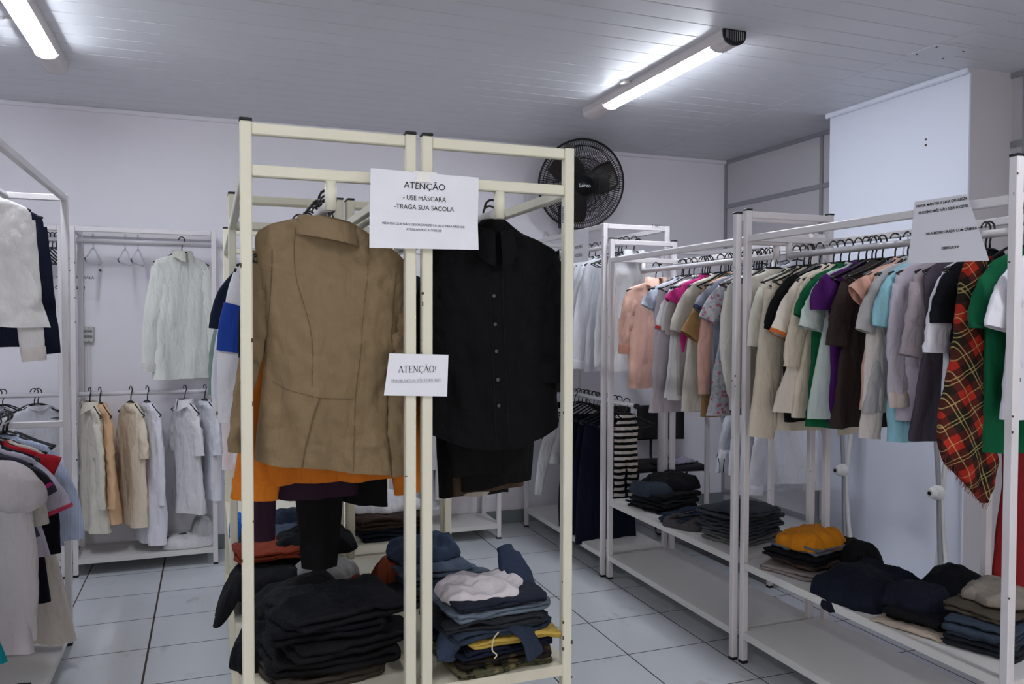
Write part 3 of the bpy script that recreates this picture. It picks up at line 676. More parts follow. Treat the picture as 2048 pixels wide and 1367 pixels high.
for i, y in enumerate((4.78, 4.92, 5.05, 5.2)):
    o = garment('skirt', ('long navy skirt, nearest of the lower bar', 'long navy skirt, second on the lower bar', 'long navy skirt, third on the lower bar', 'long dark blue skirt, last on the lower bar')[i]+' of the corner rack', M_navy, (XB0-.05+.02*i, y, ZL+BAR+.002), hw=.17, length=.94, rows=[(-.145, -.14, .14, .014), (-.2, -.16, .16, .02), (-.5, -.2, .2, .028), (-.94, -.225, .225, .034)], fold=.02, cat_='skirt', res=.8)
for i in range(11):
    hang((XB0, 4.70+i*.062, ZL+BAR+.002), random.uniform(-.15, .15), 'black hanger in the dense row over the navy skirts', 'black', 'black hangers over the navy skirts')
M_str = fab('#0d0c0e', 'stripeH', var=0, vscale=26., c2='#c9c1ba')
garment('sweater', 'black and white striped knit slipping off the lower bar end', M_str, (XB0-.02, 4.56, ZL+BAR+.002), hw=.085, length=.36, hemw=.05, waist=.06, sleeve=SL(.05, -.60, .045, .036, hw=.085, b=.0), fold=.02, wr=.008, cat_='sweater')
garment('shawl', 'black fringed garment at the far end beside the navy skirts', fab('#09090b'), (XB0-.06, 5.42, ZL+BAR+.002), hw=.2, length=.3, hemw=.21, cat_='shawl')
garment('shirt', 'white shirt with its long sleeve behind the navy skirts', fab('#c8c8cc'), (XB0-.04, 5.3, ZL+BAR+.002), hw=.19, length=.5, sleeve=SL(.28, -.72, w1=.03, hw=.19), cat_='shirt', res=.7)

# --- white rack behind: white shirts
XD = 3.34
for i, (y, c, L) in enumerate(((4.06, '#d8dae2', .60), (4.16, '#cfd2dc', .66), (4.27, '#dcdde4', .60), (4.38, '#c9ccd6', .55))):
    garment('shirt', ('white shirt with a buttoned slit cuff, nearest on the rear white rack', 'white long shirt with dark cuff buttons, second on the rear white rack', 'white shirt with loose cuffs, third on the rear white rack', 'bluish white shirt, fourth on the rear white rack')[i], fab(c), (XD, y, 1.176+BAR+.002), hw=.2, length=L, sleeve=SL(.24, -L-.05+.04*i, w1=.048), cuff=fab('#dfe0e8'), cat_='shirt', collar=fab(c))
garment('shirt', 'white shirt with thin black vertical stripes on the rear white rack', fab('#cfd2d8', 'stripeV', var=0, vscale=34., c2='#1c1e28'), (XD-.02, 4.50, 1.176+BAR+.002), hw=.17, length=.60, hemw=.20, cat_='shirt')
for i, y in enumerate((4.0, 4.1, 4.2, 4.34, 4.5)):
    G2('shirt', 'plastic-wrapped pale shirt on the upper bar of the rear rack', '#b9bcc6', XD, y, .30, hw=.2, zb=2.016, res=.6, group='wrapped shirts on the rear white rack', hanger_label='black hanger of a wrapped shirt on the rear rack', hgroup='hangers of the wrapped shirts')

# --- left rack: upper and lower bar
BL = -.89
g = lambda *a, **k: px_garment(BL, *a, side=1, **k)
g((62, 412), 'white linen blouse with long sleeves at the picture edge, upper bar', fab('#dcd8d6', bump=.3), (101, 662), (68, 728), .045, zb=2.171, name='blouse', hw=.2, bulge=.0, res=1.8, wr=.0042, d=.03, cuff=fab('#d8cfc8'))
g((86, 432), 'navy long-sleeved shirt just behind the white linen blouse', '#0d1226', (100, 700), (97, 715), .05, zb=2.171, name='shirt', hw=.2, bulge=.0)
g = lambda *a, **k: px_garment(BL, *a, side=1, zb=1.116, **k)
g((105, 895), 'pale blue pinstriped shirt, last on the lower bar by the rack post', fab('#a9b4cf', 'stripeV', var=0, vscale=90., c2='#c2c9dd'), (128, 1100), (140, 1085), .06, name='shirt', bulge=.03)
g((88, 905), 'red tee with a pointed sleeve next to the pale blue pinstriped shirt', '#a01824', (95, 1080), (113, 945), .055, name='tee_shirt')
g((80, 908), 'long black dress on the lower bar hanging between the white ones', '#0c0c18', (104, 1205), (95, 1115), .05, name='dress', bulge=.02)
g((76, 912), 'pale grey top with pink sleeve edge over the long black dress', '#b9b3c4', (100, 1120), (113, 1030), .065, name='blouse', trim=fab('#b83a5a'))
g((90, 930), 'long cream dress with a flared hem touching the rack foot', '#c6bdb4', (155, 1285), None, name='dress', hw=.19, fold=.024)
g((66, 915), 'slate grey top squeezed on the left rack lower bar', '#3b3c48', (80, 1080), (90, 1000), .05, name='tee_shirt')
g((60, 918), 'magenta edged black top on the left rack lower bar', '#17121a', (70, 1090), (82, 990), .05, name='tee_shirt', trim=fab('#a02468'))
g((52, 925), 'ivory cardigan on the left rack lower bar', '#b9b2ab', (60, 1180), (70, 1060), .05, name='cardigan')
g((42, 940), 'white blouse with a gathered puff sleeve, closest on the lower bar', fab('#bdb5b7', bump=.3), (70, 1310), (48, 1290), .045, name='blouse', hw=.2, slw0=.07, fold=.024, res=1.6, wr=.0045)
pb = [o for o in col.objects if o.get('label', '').startswith('white blouse with a gathered puff')][0]
link('shoulder_ruffle', sleeve_mesh([(.05, -.125, .03), (.10, -.15, .07), (.16, -.19, .095), (.215, -.25, .085), (.235, -.29, .045)], 77, 30, 30, flat=.6, wr=.005), pb.data.materials[0], pb, True)
g((-52, 1060), 'teal top cut off by the picture edge', '#0d8a94', (14, 1335), None, .05, name='blouse', hw=.18)
for y in (4.34, 4.39, 4.42):
    hang((BL, y-.04, 1.116+BAR+.002), 0, 'empty black hanger by the pale blue pinstriped shirt', 'black', 'empty hangers on the left rack lower bar')
b = hang((BL+.05, 3.55, .105), 0, 'black hanger lying flat on the bottom shelf of the left rack'); b.rotation_euler = (PI/2, 0, .3)

# --- white wall rack: upper and lower bar
YB = 5.735; ZBU, ZBL = 2.086, 1.116
def GB(name, label, c, x, z, L, rz, hw=.19, **k):
    return garment(name, label, c if not isinstance(c, str) else fab(c), (x, YB, z+BAR+.002), hw=hw, length=L, rz=rz, **k)
GB('shirt', 'creased ivory shirt hanging alone on the upper bar of the wall rack', fab('#e2e4de', bump=.3), -.165, ZBU, .90, math.radians(35), hw=.2, sleeve=SL(.235, -.84, w1=.05), collar=fab('#cfcdc2'), cuff=fab('#d3d2cc'), res=1.3, wr=.005, fold=.02)
for x in (-.683, -.50, -.425):
    hang((x, YB, ZBU+BAR+.002), math.radians(82), 'empty clear plastic hanger on the upper bar of the wall rack', 'clear', 'clear hangers on the wall rack')
low = [(-.712, .88, '#e2dccd', 'cream shirt with long sleeves, first on the lower bar by the wall rack post', 74, 'shirt'), (-.655, .83, '#e0b992', 'peach beige pleated blouse on the lower bar of the wall rack', 74, 'blouse'), (-.476, .86, '#e4d6c0', 'cream tunic with a stiff square sleeve on the wall rack', 72, 'blouse'),
       (-.379, .98, '#e6e6ee', 'long white shirt reaching down to the shelf of the wall rack', 72, 'shirt'), (-.153, .80, '#e4e2e4', 'white blouse with half sleeves above the crumpled cloth', 72, 'blouse'), (-.03, .72, '#e0e1ea', 'short white shirt beside the wall rack end post', 76, 'shirt')]
for i, (x, L, c, lb, a, nm) in enumerate(low):
    ln = i in (0, 1, 3)
    GB(nm, lb, c, x, ZBL, L, -math.radians(a-9), hw=.175, d=.03, sleeve=SL(.18, -.72 if ln else -.42, w1=.045 if ln else .055, hw=.165, b=.01), collar=fab(c) if i in (0, 4) else None, fold=.02 if i != 1 else .03, wr=.006)
XW = -1.2
for i in range(7):
    hang((-1.02+i*.022, YB, ZBU+BAR+.002), math.radians(68), 'black hanger bunched on the far upper bar by the notice', 'black', 'bunched black hangers by the wall notice')
for x in (-1.27, -1.215, -1.19, -1.02):
    hang((x, YB, ZBL+BAR+.002), math.radians(20), 'black hanger on the lower bar beyond the left rack', 'black', 'black hangers beyond the left rack')
GB('shirt', 'plain white shirt on the lower bar beyond the left rack', '#cfd0d8', -1.0, ZBL, .8, math.radians(35), sleeve=SL(.21, -.6, hw=.185))
GB('shirt', 'white shirt at the far corner beyond the left rack', '#c7c8d2', -1.24, ZBL, .8, math.radians(45), sleeve=SL(.21, -.6, hw=.185))
# short rack at the back wall
YS = 5.71
for i, (x, c, L, lb, a) in enumerate(((1.42, '#c8cad2', .96, 'long white dress on the short back rack', 50), (1.54, '#cfd0d6', .92, 'white shirt with a hanging cuff on the short back rack', 55), (1.61, '#c9c4c6', .84, 'pale grey blouse on the short back rack', 55), (1.68, '#151b33', .82, 'narrow navy cardigan on the short back rack', 70),
        (1.75, '#b4b6c0', .72, 'light grey vest on the short back rack', 65), (1.84, '#120f12', .74, 'small black top on the short back rack', 50), (1.92, '#2a3d6e', .62, 'short blue denim top at the end of the short back rack', 55))):
    garment('shirt', lb, fab(c), (x, YS, 1.136+BAR+.002), hw=.17, length=L, rz=math.radians(a), sleeve=SL(.19, -.5*L-.2, w1=.04, hw=.17), cat_='shirt', res=.8)

# ------------------------------------------------------------------ folded and heaped clothes on the shelves
PS = [0]
def folded(label, m, x, y, z, w_=.30, d=.26, layers=3, lt=.011, rz=0, name='trousers', amp=.016, sag=0., seed=None, group=None, cat_='trousers', round_=.07, jit=.034, stitch=None):
    """cloth folded to and fro; x, y, z is the middle of its underside; returns the object and its height"""
    PS[0] += 1; sd = seed if seed is not None else PS[0]; b = bmesh.new(); M = 26; S = []
    rn = random.Random(PS[0]*13+5); half = w_/2
    for i in range(layers):
        zz = (i+.5)*lt; dr = 1 if i % 2 == 0 else -1; e0, e1 = -half+rn.uniform(0, jit), half-rn.uniform(0, jit)
        xs = [e0+(e1-e0)*k/11 for k in range(12)]
        if dr < 0: xs = xs[::-1]
        S += [(q, zz) for q in xs]
        if i < layers-1:
            for k in range(1, 5):
                a = -PI/2+PI*k/5; S.append((xs[-1]+dr*math.cos(a)*lt*.75, zz+lt/2+math.sin(a)*lt/2))
    V = []
    for s, (px, pz) in enumerate(S):
        row = []
        for j in range(M):
            v = j/(M-1); yy = (v-.5)*d; sh = 1-round_*(abs(v-.5)*2)**6
            X = px*sh + .016*NZ(yy*9, s*.07, sd+9)+.006*NZ(yy*30, s*.1, sd); Y = yy+.016*NZ(px*8, s*.09, sd+4)+.005*NZ(px*30, s*.3, sd)
            k = 1+.28*NZ(X*6, Y*6, sd*.37)
            Z = pz*k + amp*(NZ(X*7+sd, Y*7, 2)+.0)*(pz/(layers*lt)) + .006*(.4-abs(NZ(X*20, Y*18, sd+s*.02)))*2 - .010*max(0, abs(yy)/(d/2)-.75)*4*(.5+NZ(X*9, s*.05, sd+2))
            Z = max(Z, .002+pz*.3)
            Z -= sag*max(0, abs(X)-half*.6)**2*8
            row.append(b.verts.new((X, Y, Z)))
        V.append(row)
    for A, B in zip(V, V[1:]):
        for j in range(M-1): b.faces.new((A[j], A[j+1], B[j+1], B[j]))
    bmesh.ops.recalc_face_normals(b, faces=b.faces[:])
    o = link(name, b, m, None, True, (x, y, z), rz)
    so = o.modifiers.new('thickness', 'SOLIDIFY'); so.thickness = lt*.62; so.offset = 0
    tag(o, label, cat_, group)
    if stitch:
        for v in (.06, .94):
            q = [(S[k][0]*.98, (v-.5)*d, 0) for k in range(0, 12)]
            top = [V[len(S)-12+k][int(v*(M-1))] for k in range(12)] if False else None
    return o, layers*lt*1.03
def stack(items, x, y, z, rz=0, **kw):
    """items bottom to top: (label, material, w, d, layers, dx, dy, dang, name)"""
    for lb, m, w_, d, n, dx, dy, da, nm in items:
        lt = kw.get('lt', .011)*1.3; n = max(2, n-1)
        o, h = folded(lb, m, x+dx, y+dy, z, w_, d, n, rz=rz+da, name=nm, cat_='trousers' if nm in ('trousers', 'jeans') else nm.split('_')[-1], lt=lt, amp=kw.get('amp', .008))
        z += h
    return z
def heap(label, m, x, y, z, w_, d, h, rz=0, seed=1, name='trousers', cat_=None, droop=None, wr=1., pw=3., group=None):
    """a loosely dropped piece of clothing: folds over a rounded mound, with a closed underside; droop=(side x limit, depth) lets it hang over an edge"""
    b = bmesh.new(); n, k = 44, 36; T_, B_ = [], []
    for i in range(n):
        r1, r2 = [], []
        for j in range(k):
            u, v = -1+2*i/(n-1), -1+2*j/(k-1)
            # square to rounded outline
            fx = u*math.sqrt(1-.32*v*v); fy = v*math.sqrt(1-.32*u*u)
            out = 1+.17*NZ(fx*1.7, fy*1.7, seed)+.05*NZ(fx*5, fy*5, seed)
            X, Y = fx*w_/2*out, fy*d/2*out
            e = max(abs(u), abs(v)); prof = (1-e**pw)**.55
            rid = .5-1.7*abs(NZ(X*9+Y*4, Y*8-X*3, seed+3)); fine = .5-1.6*abs(NZ(X*24-Y*12, Y*20, seed+7))
            Z = .006+h*prof*(.80+.28*NZ(X*5, Y*5, seed+1)) + wr*(.020*rid+.006*fine)*min(1, prof*1.6)
            r1.append([X, Y, max(Z, .004)]); r2.append([X*.98, Y*.98, 0.])
        T_.append(r1); B_.append(r2)
    def dp(p):
        if droop:
            c_, s_ = math.cos(rz), math.sin(rz); wx = x+p[0]*c_-p[1]*s_
            over = (droop[0]-wx)*droop[2]
            if over > 0:
                t = min(over, .4); p[2] -= droop[1]*(1-math.exp(-t*9))+t*.6*0; sx = droop[2]*over*.55; p[0] += sx*c_; p[1] -= sx*s_
        return p
    TV = [[b.verts.new(dp(p)) for p in r] for r in T_]; BV = [[b.verts.new(dp(p)) for p in r] for r in B_]
    for i in range(n-1):
        for j in range(k-1):
            b.faces.new((TV[i][j], TV[i+1][j], TV[i+1][j+1], TV[i][j+1])); b.faces.new((BV[i][j], BV[i][j+1], BV[i+1][j+1], BV[i+1][j]))
    for i in range(n-1): b.faces.new((TV[i+1][0], TV[i][0], BV[i][0], BV[i+1][0])); b.faces.new((TV[i][-1], TV[i+1][-1], BV[i+1][-1], BV[i][-1]))
    for j in range(k-1): b.faces.new((TV[0][j], TV[0][j+1], BV[0][j+1], BV[0][j])); b.faces.new((TV[-1][j+1], TV[-1][j], BV[-1][j], BV[-1][j+1]))
    o = link(name, b, m, None, True, (x, y, z), rz); tag(o, label, cat_ or ('trousers' if name in ('trousers', 'jeans') else name), group); return o
def limb(label, m, pts, name='trousers', seed=1, flat=.35, parent=None, cat_=None):
    """a flattened cloth tube (a trouser leg or sleeve) along 3-D points (x, y, z, halfwidth)"""
    b = bmesh.new(); P = [cat(pts, i/31) for i in range(32)]; rings = []
    for i, (x, y, z, w_) in enumerate(P):
        A, B = P[max(0, i-1)], P[min(31, i+1)]; t = Vector((B[0]-A[0], B[1]-A[1], B[2]-A[2])).normalized()
        side = t.cross(Vector((.15, -.3, 1))).normalized(); up = side.cross(t); R = []
        for q in range(22):
            a = 2*PI*q/22; p = Vector((x, y, z))+side*math.cos(a)*w_+up*math.sin(a)*w_*flat
            p += Vector((1, 1, 1))*.006*(.4-1.4*abs(NZ(p.x*18, p.y*18+p.z*18, seed))); R.append(p)
        rings.append(R)
    skin(b, rings, None, True, True); bmesh.ops.recalc_face_normals(b, faces=b.faces[:])
    if parent:
        bmesh.ops.translate(b, verts=b.verts[:], vec=-Vector(parent.location)); bmesh.ops.rotate(b, verts=b.verts[:], cent=(0, 0, 0), matrix=Matrix.Rotation(-parent.rotation_euler.z, 3, 'Z'))
        return link(name, b, m, parent, True)
    o = link(name, b, m, None, True); tag(o, label, cat_ or 'trousers'); return o
BK = [fab(c, bump=.2, var=.25) for c in ('#0c0c10', '#101014', '#0a0b12', '#131318', '#0d0e16', '#0b0b0e')]
def desat(c):
    v = [int(c[i:i+2], 16) for i in (1, 3, 5)]; g_ = sum(v)/3
    return '#'+''.join('%02x' % int((q*.62+g_*.38)*.9) for q in v)
DN = lambda c: fab(desat(c), 'denim', bump=.35, bscale=500.)
z0 = .566
# blazer rack shelf, front stack of black trousers
stack([('dark brown grey trousers at the bottom of the front black stack', fab('#3a332e'), .34, .30, 2, -.02, 0, .05, 'trousers'),
       ('black trousers directly on the brown grey pair, front stack', BK[0], .36, .30, 2, 0, 0, -.06, 'trousers'), ('black trousers third from the bottom of the front stack', BK[1], .35, .31, 2, .02, 0, .1, 'trousers'),
       ('black trousers in the middle of the front stack', BK[2], .33, .29, 2, 0, .01, -.14, 'trousers'), ('black trousers second from the top of the front stack', BK[3], .36, .29, 2, .02, 0, .12, 'trousers')], .315, 2.42, z0, rz=.12, lt=.0158, amp=.022)
heap('black trousers rounded over the top of the front stack', BK[4], .30, 2.42, z0+.17, .31, .28, .055, rz=.1, seed=4)
limb('black trouser leg folded out beyond the front black stack', BK[1], [(.40, 2.34, .665, .05), (.45, 2.35, .675, .055), (.49, 2.37, .675, .055), (.54, 2.39, .662, .05)], seed=5, flat=.5)
heap('charcoal trousers heaped on the left of the front black stack', BK[2], .16, 2.58, z0, .20, .30, .10, rz=-.3, seed=8)
heap('black velvet trousers bulging between the two dark stacks', BK[5], .27, 2.74, z0, .34, .26, .19, rz=.05, seed=12)
# second heap: black with rust and grey cloth
stack([('dark trousers at the base of the rust-topped heap', BK[3], .36, .28, 4, 0, 0, .1, 'trousers'), ('black trousers in the rust-topped heap', BK[0], .34, .28, 3, 0, 0, -.1, 'trousers')], .29, 3.04, z0, lt=.013)
o = heap('black trousers drooping off the shelf beyond the cream post', BK[1], .14, 3.02, z0+.06, .44, .22, .09, rz=.15, seed=17, droop=(.085, .12, 1))
heap('crumpled pale grey cotton top lying on the dark heap', fab('#8e8c8c'), .385, 2.97, z0+.10, .20, .20, .06, rz=.5, seed=19, name='tee_shirt', wr=1.3)
heap('rust coloured sweater bulging at the side of the dark heap', fab('#5e2114'), .465, 2.98, z0+.01, .11, .24, .13, rz=.2, seed=23, name='sweater')
folded('rust red folded sweater sticking out toward the wall rack', fab('#742c18'), .22, 3.12, z0+.155, .30, .2, 3, rz=.1, name='sweater', cat_='sweater', lt=.014)
heap('black knit sweater lying over the rust red folded sweater', BK[2], .37, 3.14, z0+.16, .30, .26, .07, rz=-.2, seed=29, name='sweater')
folded('rust red cloth edge on top of the black knit sweater', fab('#6b2413'), .40, 3.2, z0+.235, .16, .14, 2, rz=-.5, name='scarf', cat_='scarf', lt=.010)
stack([('dark jeans at the base of the pile by the rear cream post', DN('#10141f'), .34, .26, 4, 0, 0, 0, 'jeans'), ('black jeans with pale stitching in the rear pile', BK[3], .33, .26, 3, 0, 0, .05, 'jeans'), ('navy jeans under the light blue pair', DN('#111a30'), .33, .26, 3, 0, 0, -.04, 'jeans')], .27, 3.35, z0+.0, lt=.0135)
heap('light blue jeans crumpled on top of the rear pile', DN('#43597c'), .26, 3.34, z0+.14, .28, .2, .05, seed=31, name='jeans')
b = heap('red flowered sandal top poking out of the rear pile', fab('#8c1f2c', 'floral', vscale=60., c2='#151214', c3='#c9c3c0'), .44, 3.33, z0+.12, .12, .14, .035, seed=33, name='sandal', cat_='sandal')
# black shirt rack shelf: the denim stack
X1, Y1 = .795, 2.345
stack([('olive camouflage trousers at the bottom of the denim stack', fab('#4a4934', 'camo', vscale=22., c2='#1c1a16', c3='#77704c'), .33, .30, 3, 0, 0, .06, 'trousers'),
       ('dark brown patterned trousers second from the bottom of the denim stack', fab('#1d1815', 'camo', vscale=20., c2='#0d0d14', c3='#4a3c28'), .32, .30, 2, .01, 0, -.03, 'trousers'),
       ('navy folded trousers under the yellow pair', fab('#12162a'), .31, .29, 2, .0, 0, .05, 'trousers'),
       ('yellow drawstring shorts in the denim stack', fab('#b99a4a'), .29, .30, 3, .035, 0, -.02, 'shorts'),
       ('blue denim skirt folded on the yellow shorts', DN('#22344f'), .36, .30, 3, -.01, 0, .1, 'jeans'),
       ('faded black jeans in the upper denim stack', DN('#20242c'), .34, .29, 3, -.01, 0, -.07, 'jeans'),
       ('light washed frayed jeans in the upper denim stack', DN('#5d6f86'), .33, .27, 2, -.015, 0, .06, 'jeans'),
       ('dark indigo jeans just under the white cloth', DN('#141d36'), .31, .26, 3, .0, 0, -.02, 'jeans')], X1, Y1, z0, rz=.05, lt=.0098, amp=.014)
ztop = z0+.19
wc = heap('white cotton top lying on the denim stack', fab('#cfc6c8'), X1-.02, Y1+.0, ztop+.003, .27, .22, .042, rz=-.1, seed=41, name='tee_shirt')
limb('indigo jeans leg standing up at the corner of the denim stack', DN('#1e3154'), [(.885, 2.34, z0+.13, .055), (.905, 2.36, z0+.19, .06), (.905, 2.42, z0+.25, .05), (.895, 2.46, z0+.29, .03)], name='jeans', seed=44, flat=.45)
limb('denim waistband hanging out over the yellow shorts', DN('#1d2b4a'), [(.82, 2.24, z0+.125, .035), (.85, 2.20, z0+.125, .038), (.875, 2.175, z0+.085, .04), (.885, 2.165, z0+.045, .042)], name='jeans', seed=46, flat=.22)
limb('frayed jeans hem hanging at the corner of the denim stack', DN('#2b3d5e'), [(.70, 2.26, z0+.14, .04), (.66, 2.235, z0+.125, .04), (.635, 2.22, z0+.09, .035), (.63, 2.215, z0+.05, .03)], name='jeans', seed=48, flat=.25)
b = bmesh.new(); tube(b, [cat([(.775, 2.175, z0+.13), (.757, 2.168, z0+.115), (.752, 2.165, z0+.085), (.765, 2.163, z0+.07), (.757, 2.163, z0+.06)], i/16) for i in range(17)], .0022, 6); ys = [o for o in col.objects if o.name.startswith('shorts')][0]
bmesh.ops.translate(b, verts=b.verts[:], vec=-Vector(ys.location)); bmesh.ops.rotate(b, verts=b.verts[:], cent=(0, 0, 0), matrix=Matrix.Rotation(-ys.rotation_euler.z, 3, 'Z')); link('drawstring', b, fab('#cbbf9a'), ys, True)
# the second denim pile
stack([('dark grey jeans at the base of the second denim pile', DN('#2a313d'), .30, .24, 4, .0, 0, .1, 'jeans'), ('mid blue jeans in the second denim pile', DN('#33435c'), .29, .24, 3, .02, 0, -.1, 'jeans'), ('washed blue jeans with seams in the second denim pile', DN('#4b5f7d'), .27, .24, 3, .02, 0, .05, 'jeans')], .75, 2.93, z0, rz=.1, lt=.0135, amp=.016)
heap('blue denim jacket crumpled on the second denim pile', DN('#2d4468'), .77, 3.0, z0+.13, .27, .22, .07, seed=53, name='jacket', wr=1.4)
heap('rust orange cloth scrunched at the side of the second denim pile', fab('#8c4630'), .625, 3.02, z0+.03, .12, .14, .10, seed=55, name='scarf', wr=1.6)
folded('jeans with a beige stitched waistband beside the second denim pile', DN('#54657e'), .905, 2.95, z0+.0, .13, .2, 6, rz=.25, name='jeans', lt=.016)
# rear cream rack shelf
stack([('very dark blue trousers at the base of the brown-trouser pile', fab('#0f1626'), .36, .26, 4, 0, 0, 0, 'trousers'), ('brown trousers folded below the white cloth', fab('#33241e'), .37, .27, 4, 0, 0, .03, 'trousers')], .80, 3.83, z0, lt=.014)
heap('white shirt with clear hanger marks heaped on the brown trousers', fab('#cfcdd2'), .80, 3.90, z0+.115, .36, .28, .06, seed=61, name='shirt')
heap('dark jeans heap on the second cream rack shelf', DN('#1b2a4a'), .28, 3.75, z0, .36, .28, .2, seed=63, name='jeans')
heap('bright blue cloth beside the dark jeans heap on the second cream rack', fab('#1d5fb0'), .16, 4.05, z0, .16, .2, .1, seed=64, name='tee_shirt')
# floral dress rack, middle shelf (z .49)
z1 = .49
stack([('dark brown trousers lying over the shelf edge by the corner post', fab('#17151a'), .34, .28, 2, .0, 0, .0, 'trousers'), ('faded dark jeans in the black pile on the shelf', DN('#20242f'), .36, .28, 3, .02, 0, .1, 'jeans'), ('black jeans with a belt loop in the black pile', DN('#14161d'), .34, .27, 3, .02, 0, -.06, 'jeans')], 2.50, 4.16, z1, rz=.2, lt=.0135, amp=.02)
heap('grey blue jeans crumpled in the black pile on the shelf', DN('#2a3950'), 2.44, 4.17, z1+.085, .22, .24, .065, seed=71, name='jeans')
heap('black velvet skirt draped over the top of the black pile', BK[0], 2.60, 4.22, z1+.105, .32, .30, .085, rz=.2, seed=73, name='skirt')
folded('bright indigo jeans laid flat at the middle of the shelf', DN('#182c55'), 2.52, 3.79, z1, .40, .26, 4, rz=.35, name='jeans', lt=.013)
heap('grey brown trousers lying over the shelf edge beside the indigo jeans', fab('#4a4648'), 2.40, 3.72, z1+.0, .20, .26, .06, rz=.5, seed=75)
stack([('pale grey cords at the bottom of the folded jeans stack', fab('#6d6c6c'), .38, .26, 3, 0, 0, 0, 'trousers'), ('rolled grey jeans in the folded jeans stack', DN('#4c525c'), .36, .25, 3, -.01, 0, .06, 'jeans'), ('blue grey jeans with yellow tag in the folded jeans stack', DN('#39424f'), .37, .26, 3, 0, 0, -.04, 'jeans'),
       ('dark slate jeans near the top of the folded jeans stack', DN('#2b3340'), .38, .26, 3, 0, 0, .04, 'jeans'), ('smoky blue jeans on top of the folded jeans stack', DN('#3a4454'), .38, .26, 2, -.02, 0, -.05, 'jeans')], 2.53, 3.43, z1, rz=.28, lt=.0125, amp=.014)
hang((2.50, 3.62, z1+.075), .3, 'black hanger lying on the indigo jeans').rotation_euler = (PI/2-.1, 0, .4)
# tartan shawl rack, middle shelf (z .475)
z2 = .475
stack([('pinkish crumpled top at the bottom of the mustard pile', fab('#8d817f'), .34, .26, 2, -.02, 0, .1, 'tee_shirt'), ('brown grey trousers under the navy pair in the mustard pile', fab('#5b4b44'), .30, .24, 2, .02, 0, -.1, 'trousers'), ('black navy trousers in the mustard pile', BK[2], .35, .26, 3, -.01, 0, .1, 'trousers'), ('pale blue grey jeans under the mustard trousers', DN('#5f6b7d'), .30, .24, 2, .02, 0, -.02, 'jeans')], 2.53, 2.93, z2, rz=.25, lt=.0125)
heap('mustard orange linen trousers on top of the pile beside the seam posts', fab('#c77c14'), 2.545, 2.93, z2+.112, .30, .24, .075, rz=.25, seed=81, wr=1.2, pw=5.)
heap('black trousers behind the mustard orange pair', BK[1], 2.70, 2.86, z2, .22, .26, .16, rz=.2, seed=83)
heap('dark navy trousers spread over the shelf and hanging off its edge', fab('#0e1322'), 2.53, 2.575, z2, .50, .34, .12, rz=.25, seed=85, droop=(2.33, .12, 1), wr=1.3)
heap('navy jeans rolled beside the spread dark trousers', DN('#0f1731'), 2.53, 2.33, z2+.035, .24, .24, .10, rz=.3, seed=87, name='jeans', wr=.8)
heap('black slacks behind the rolled navy jeans', BK[2], 2.70, 2.28, z2, .26, .36, .17, rz=.1, seed=89)
folded('black folded trousers between the rolled jeans and the cream cloth', BK[0], 2.50, 2.26, z2+.012, .28, .2, 3, rz=.3, lt=.013)
folded('cream cotton cloth lying flat at the shelf edge', fab('#b3a394'), 2.46, 2.25, z2, .28, .26, 1, rz=.28, name='blouse', cat_='blouse', lt=.012)
stack([('dark jeans on the shelf at the last off-white post', DN('#1a2130'), .36, .24, 3, 0, 0, 0, 'jeans'), ('blue jeans with pale edges folded in curved layers', DN('#2c3b55'), .34, .22, 5, -.01, 0, .05, 'jeans'), ('olive brown folded trousers above the curved blue jeans', fab('#453d34'), .32, .22, 3, .02, .03, .0, 'trousers')], 2.57, 2.03, z2, rz=.3, lt=.0125)
heap('taupe sweater on top of the olive brown trousers', fab('#7f766d'), 2.62, 2.06, z2+.14, .26, .2, .05, rz=.3, seed=93, name='sweater')
# wall rack shelf
heap('crumpled white shirt lying on the bottom shelf of the wall rack', fab('#cfcdd0'), -.14, 5.72, .112, .34, .26, .07, seed=95, name='shirt', wr=1.6)
heap('bundled white sheet against the end post of the wall rack', fab('#c9c7ca'), -.05, 5.80, .112, .16, .2, .17, seed=97, name='sheet', wr=1.4)
b = hang((-.17, 5.64, .20), 0, 'black hanger lying on the crumpled white shirt'); b.rotation_euler = (PI/2-.35, 0, .25)

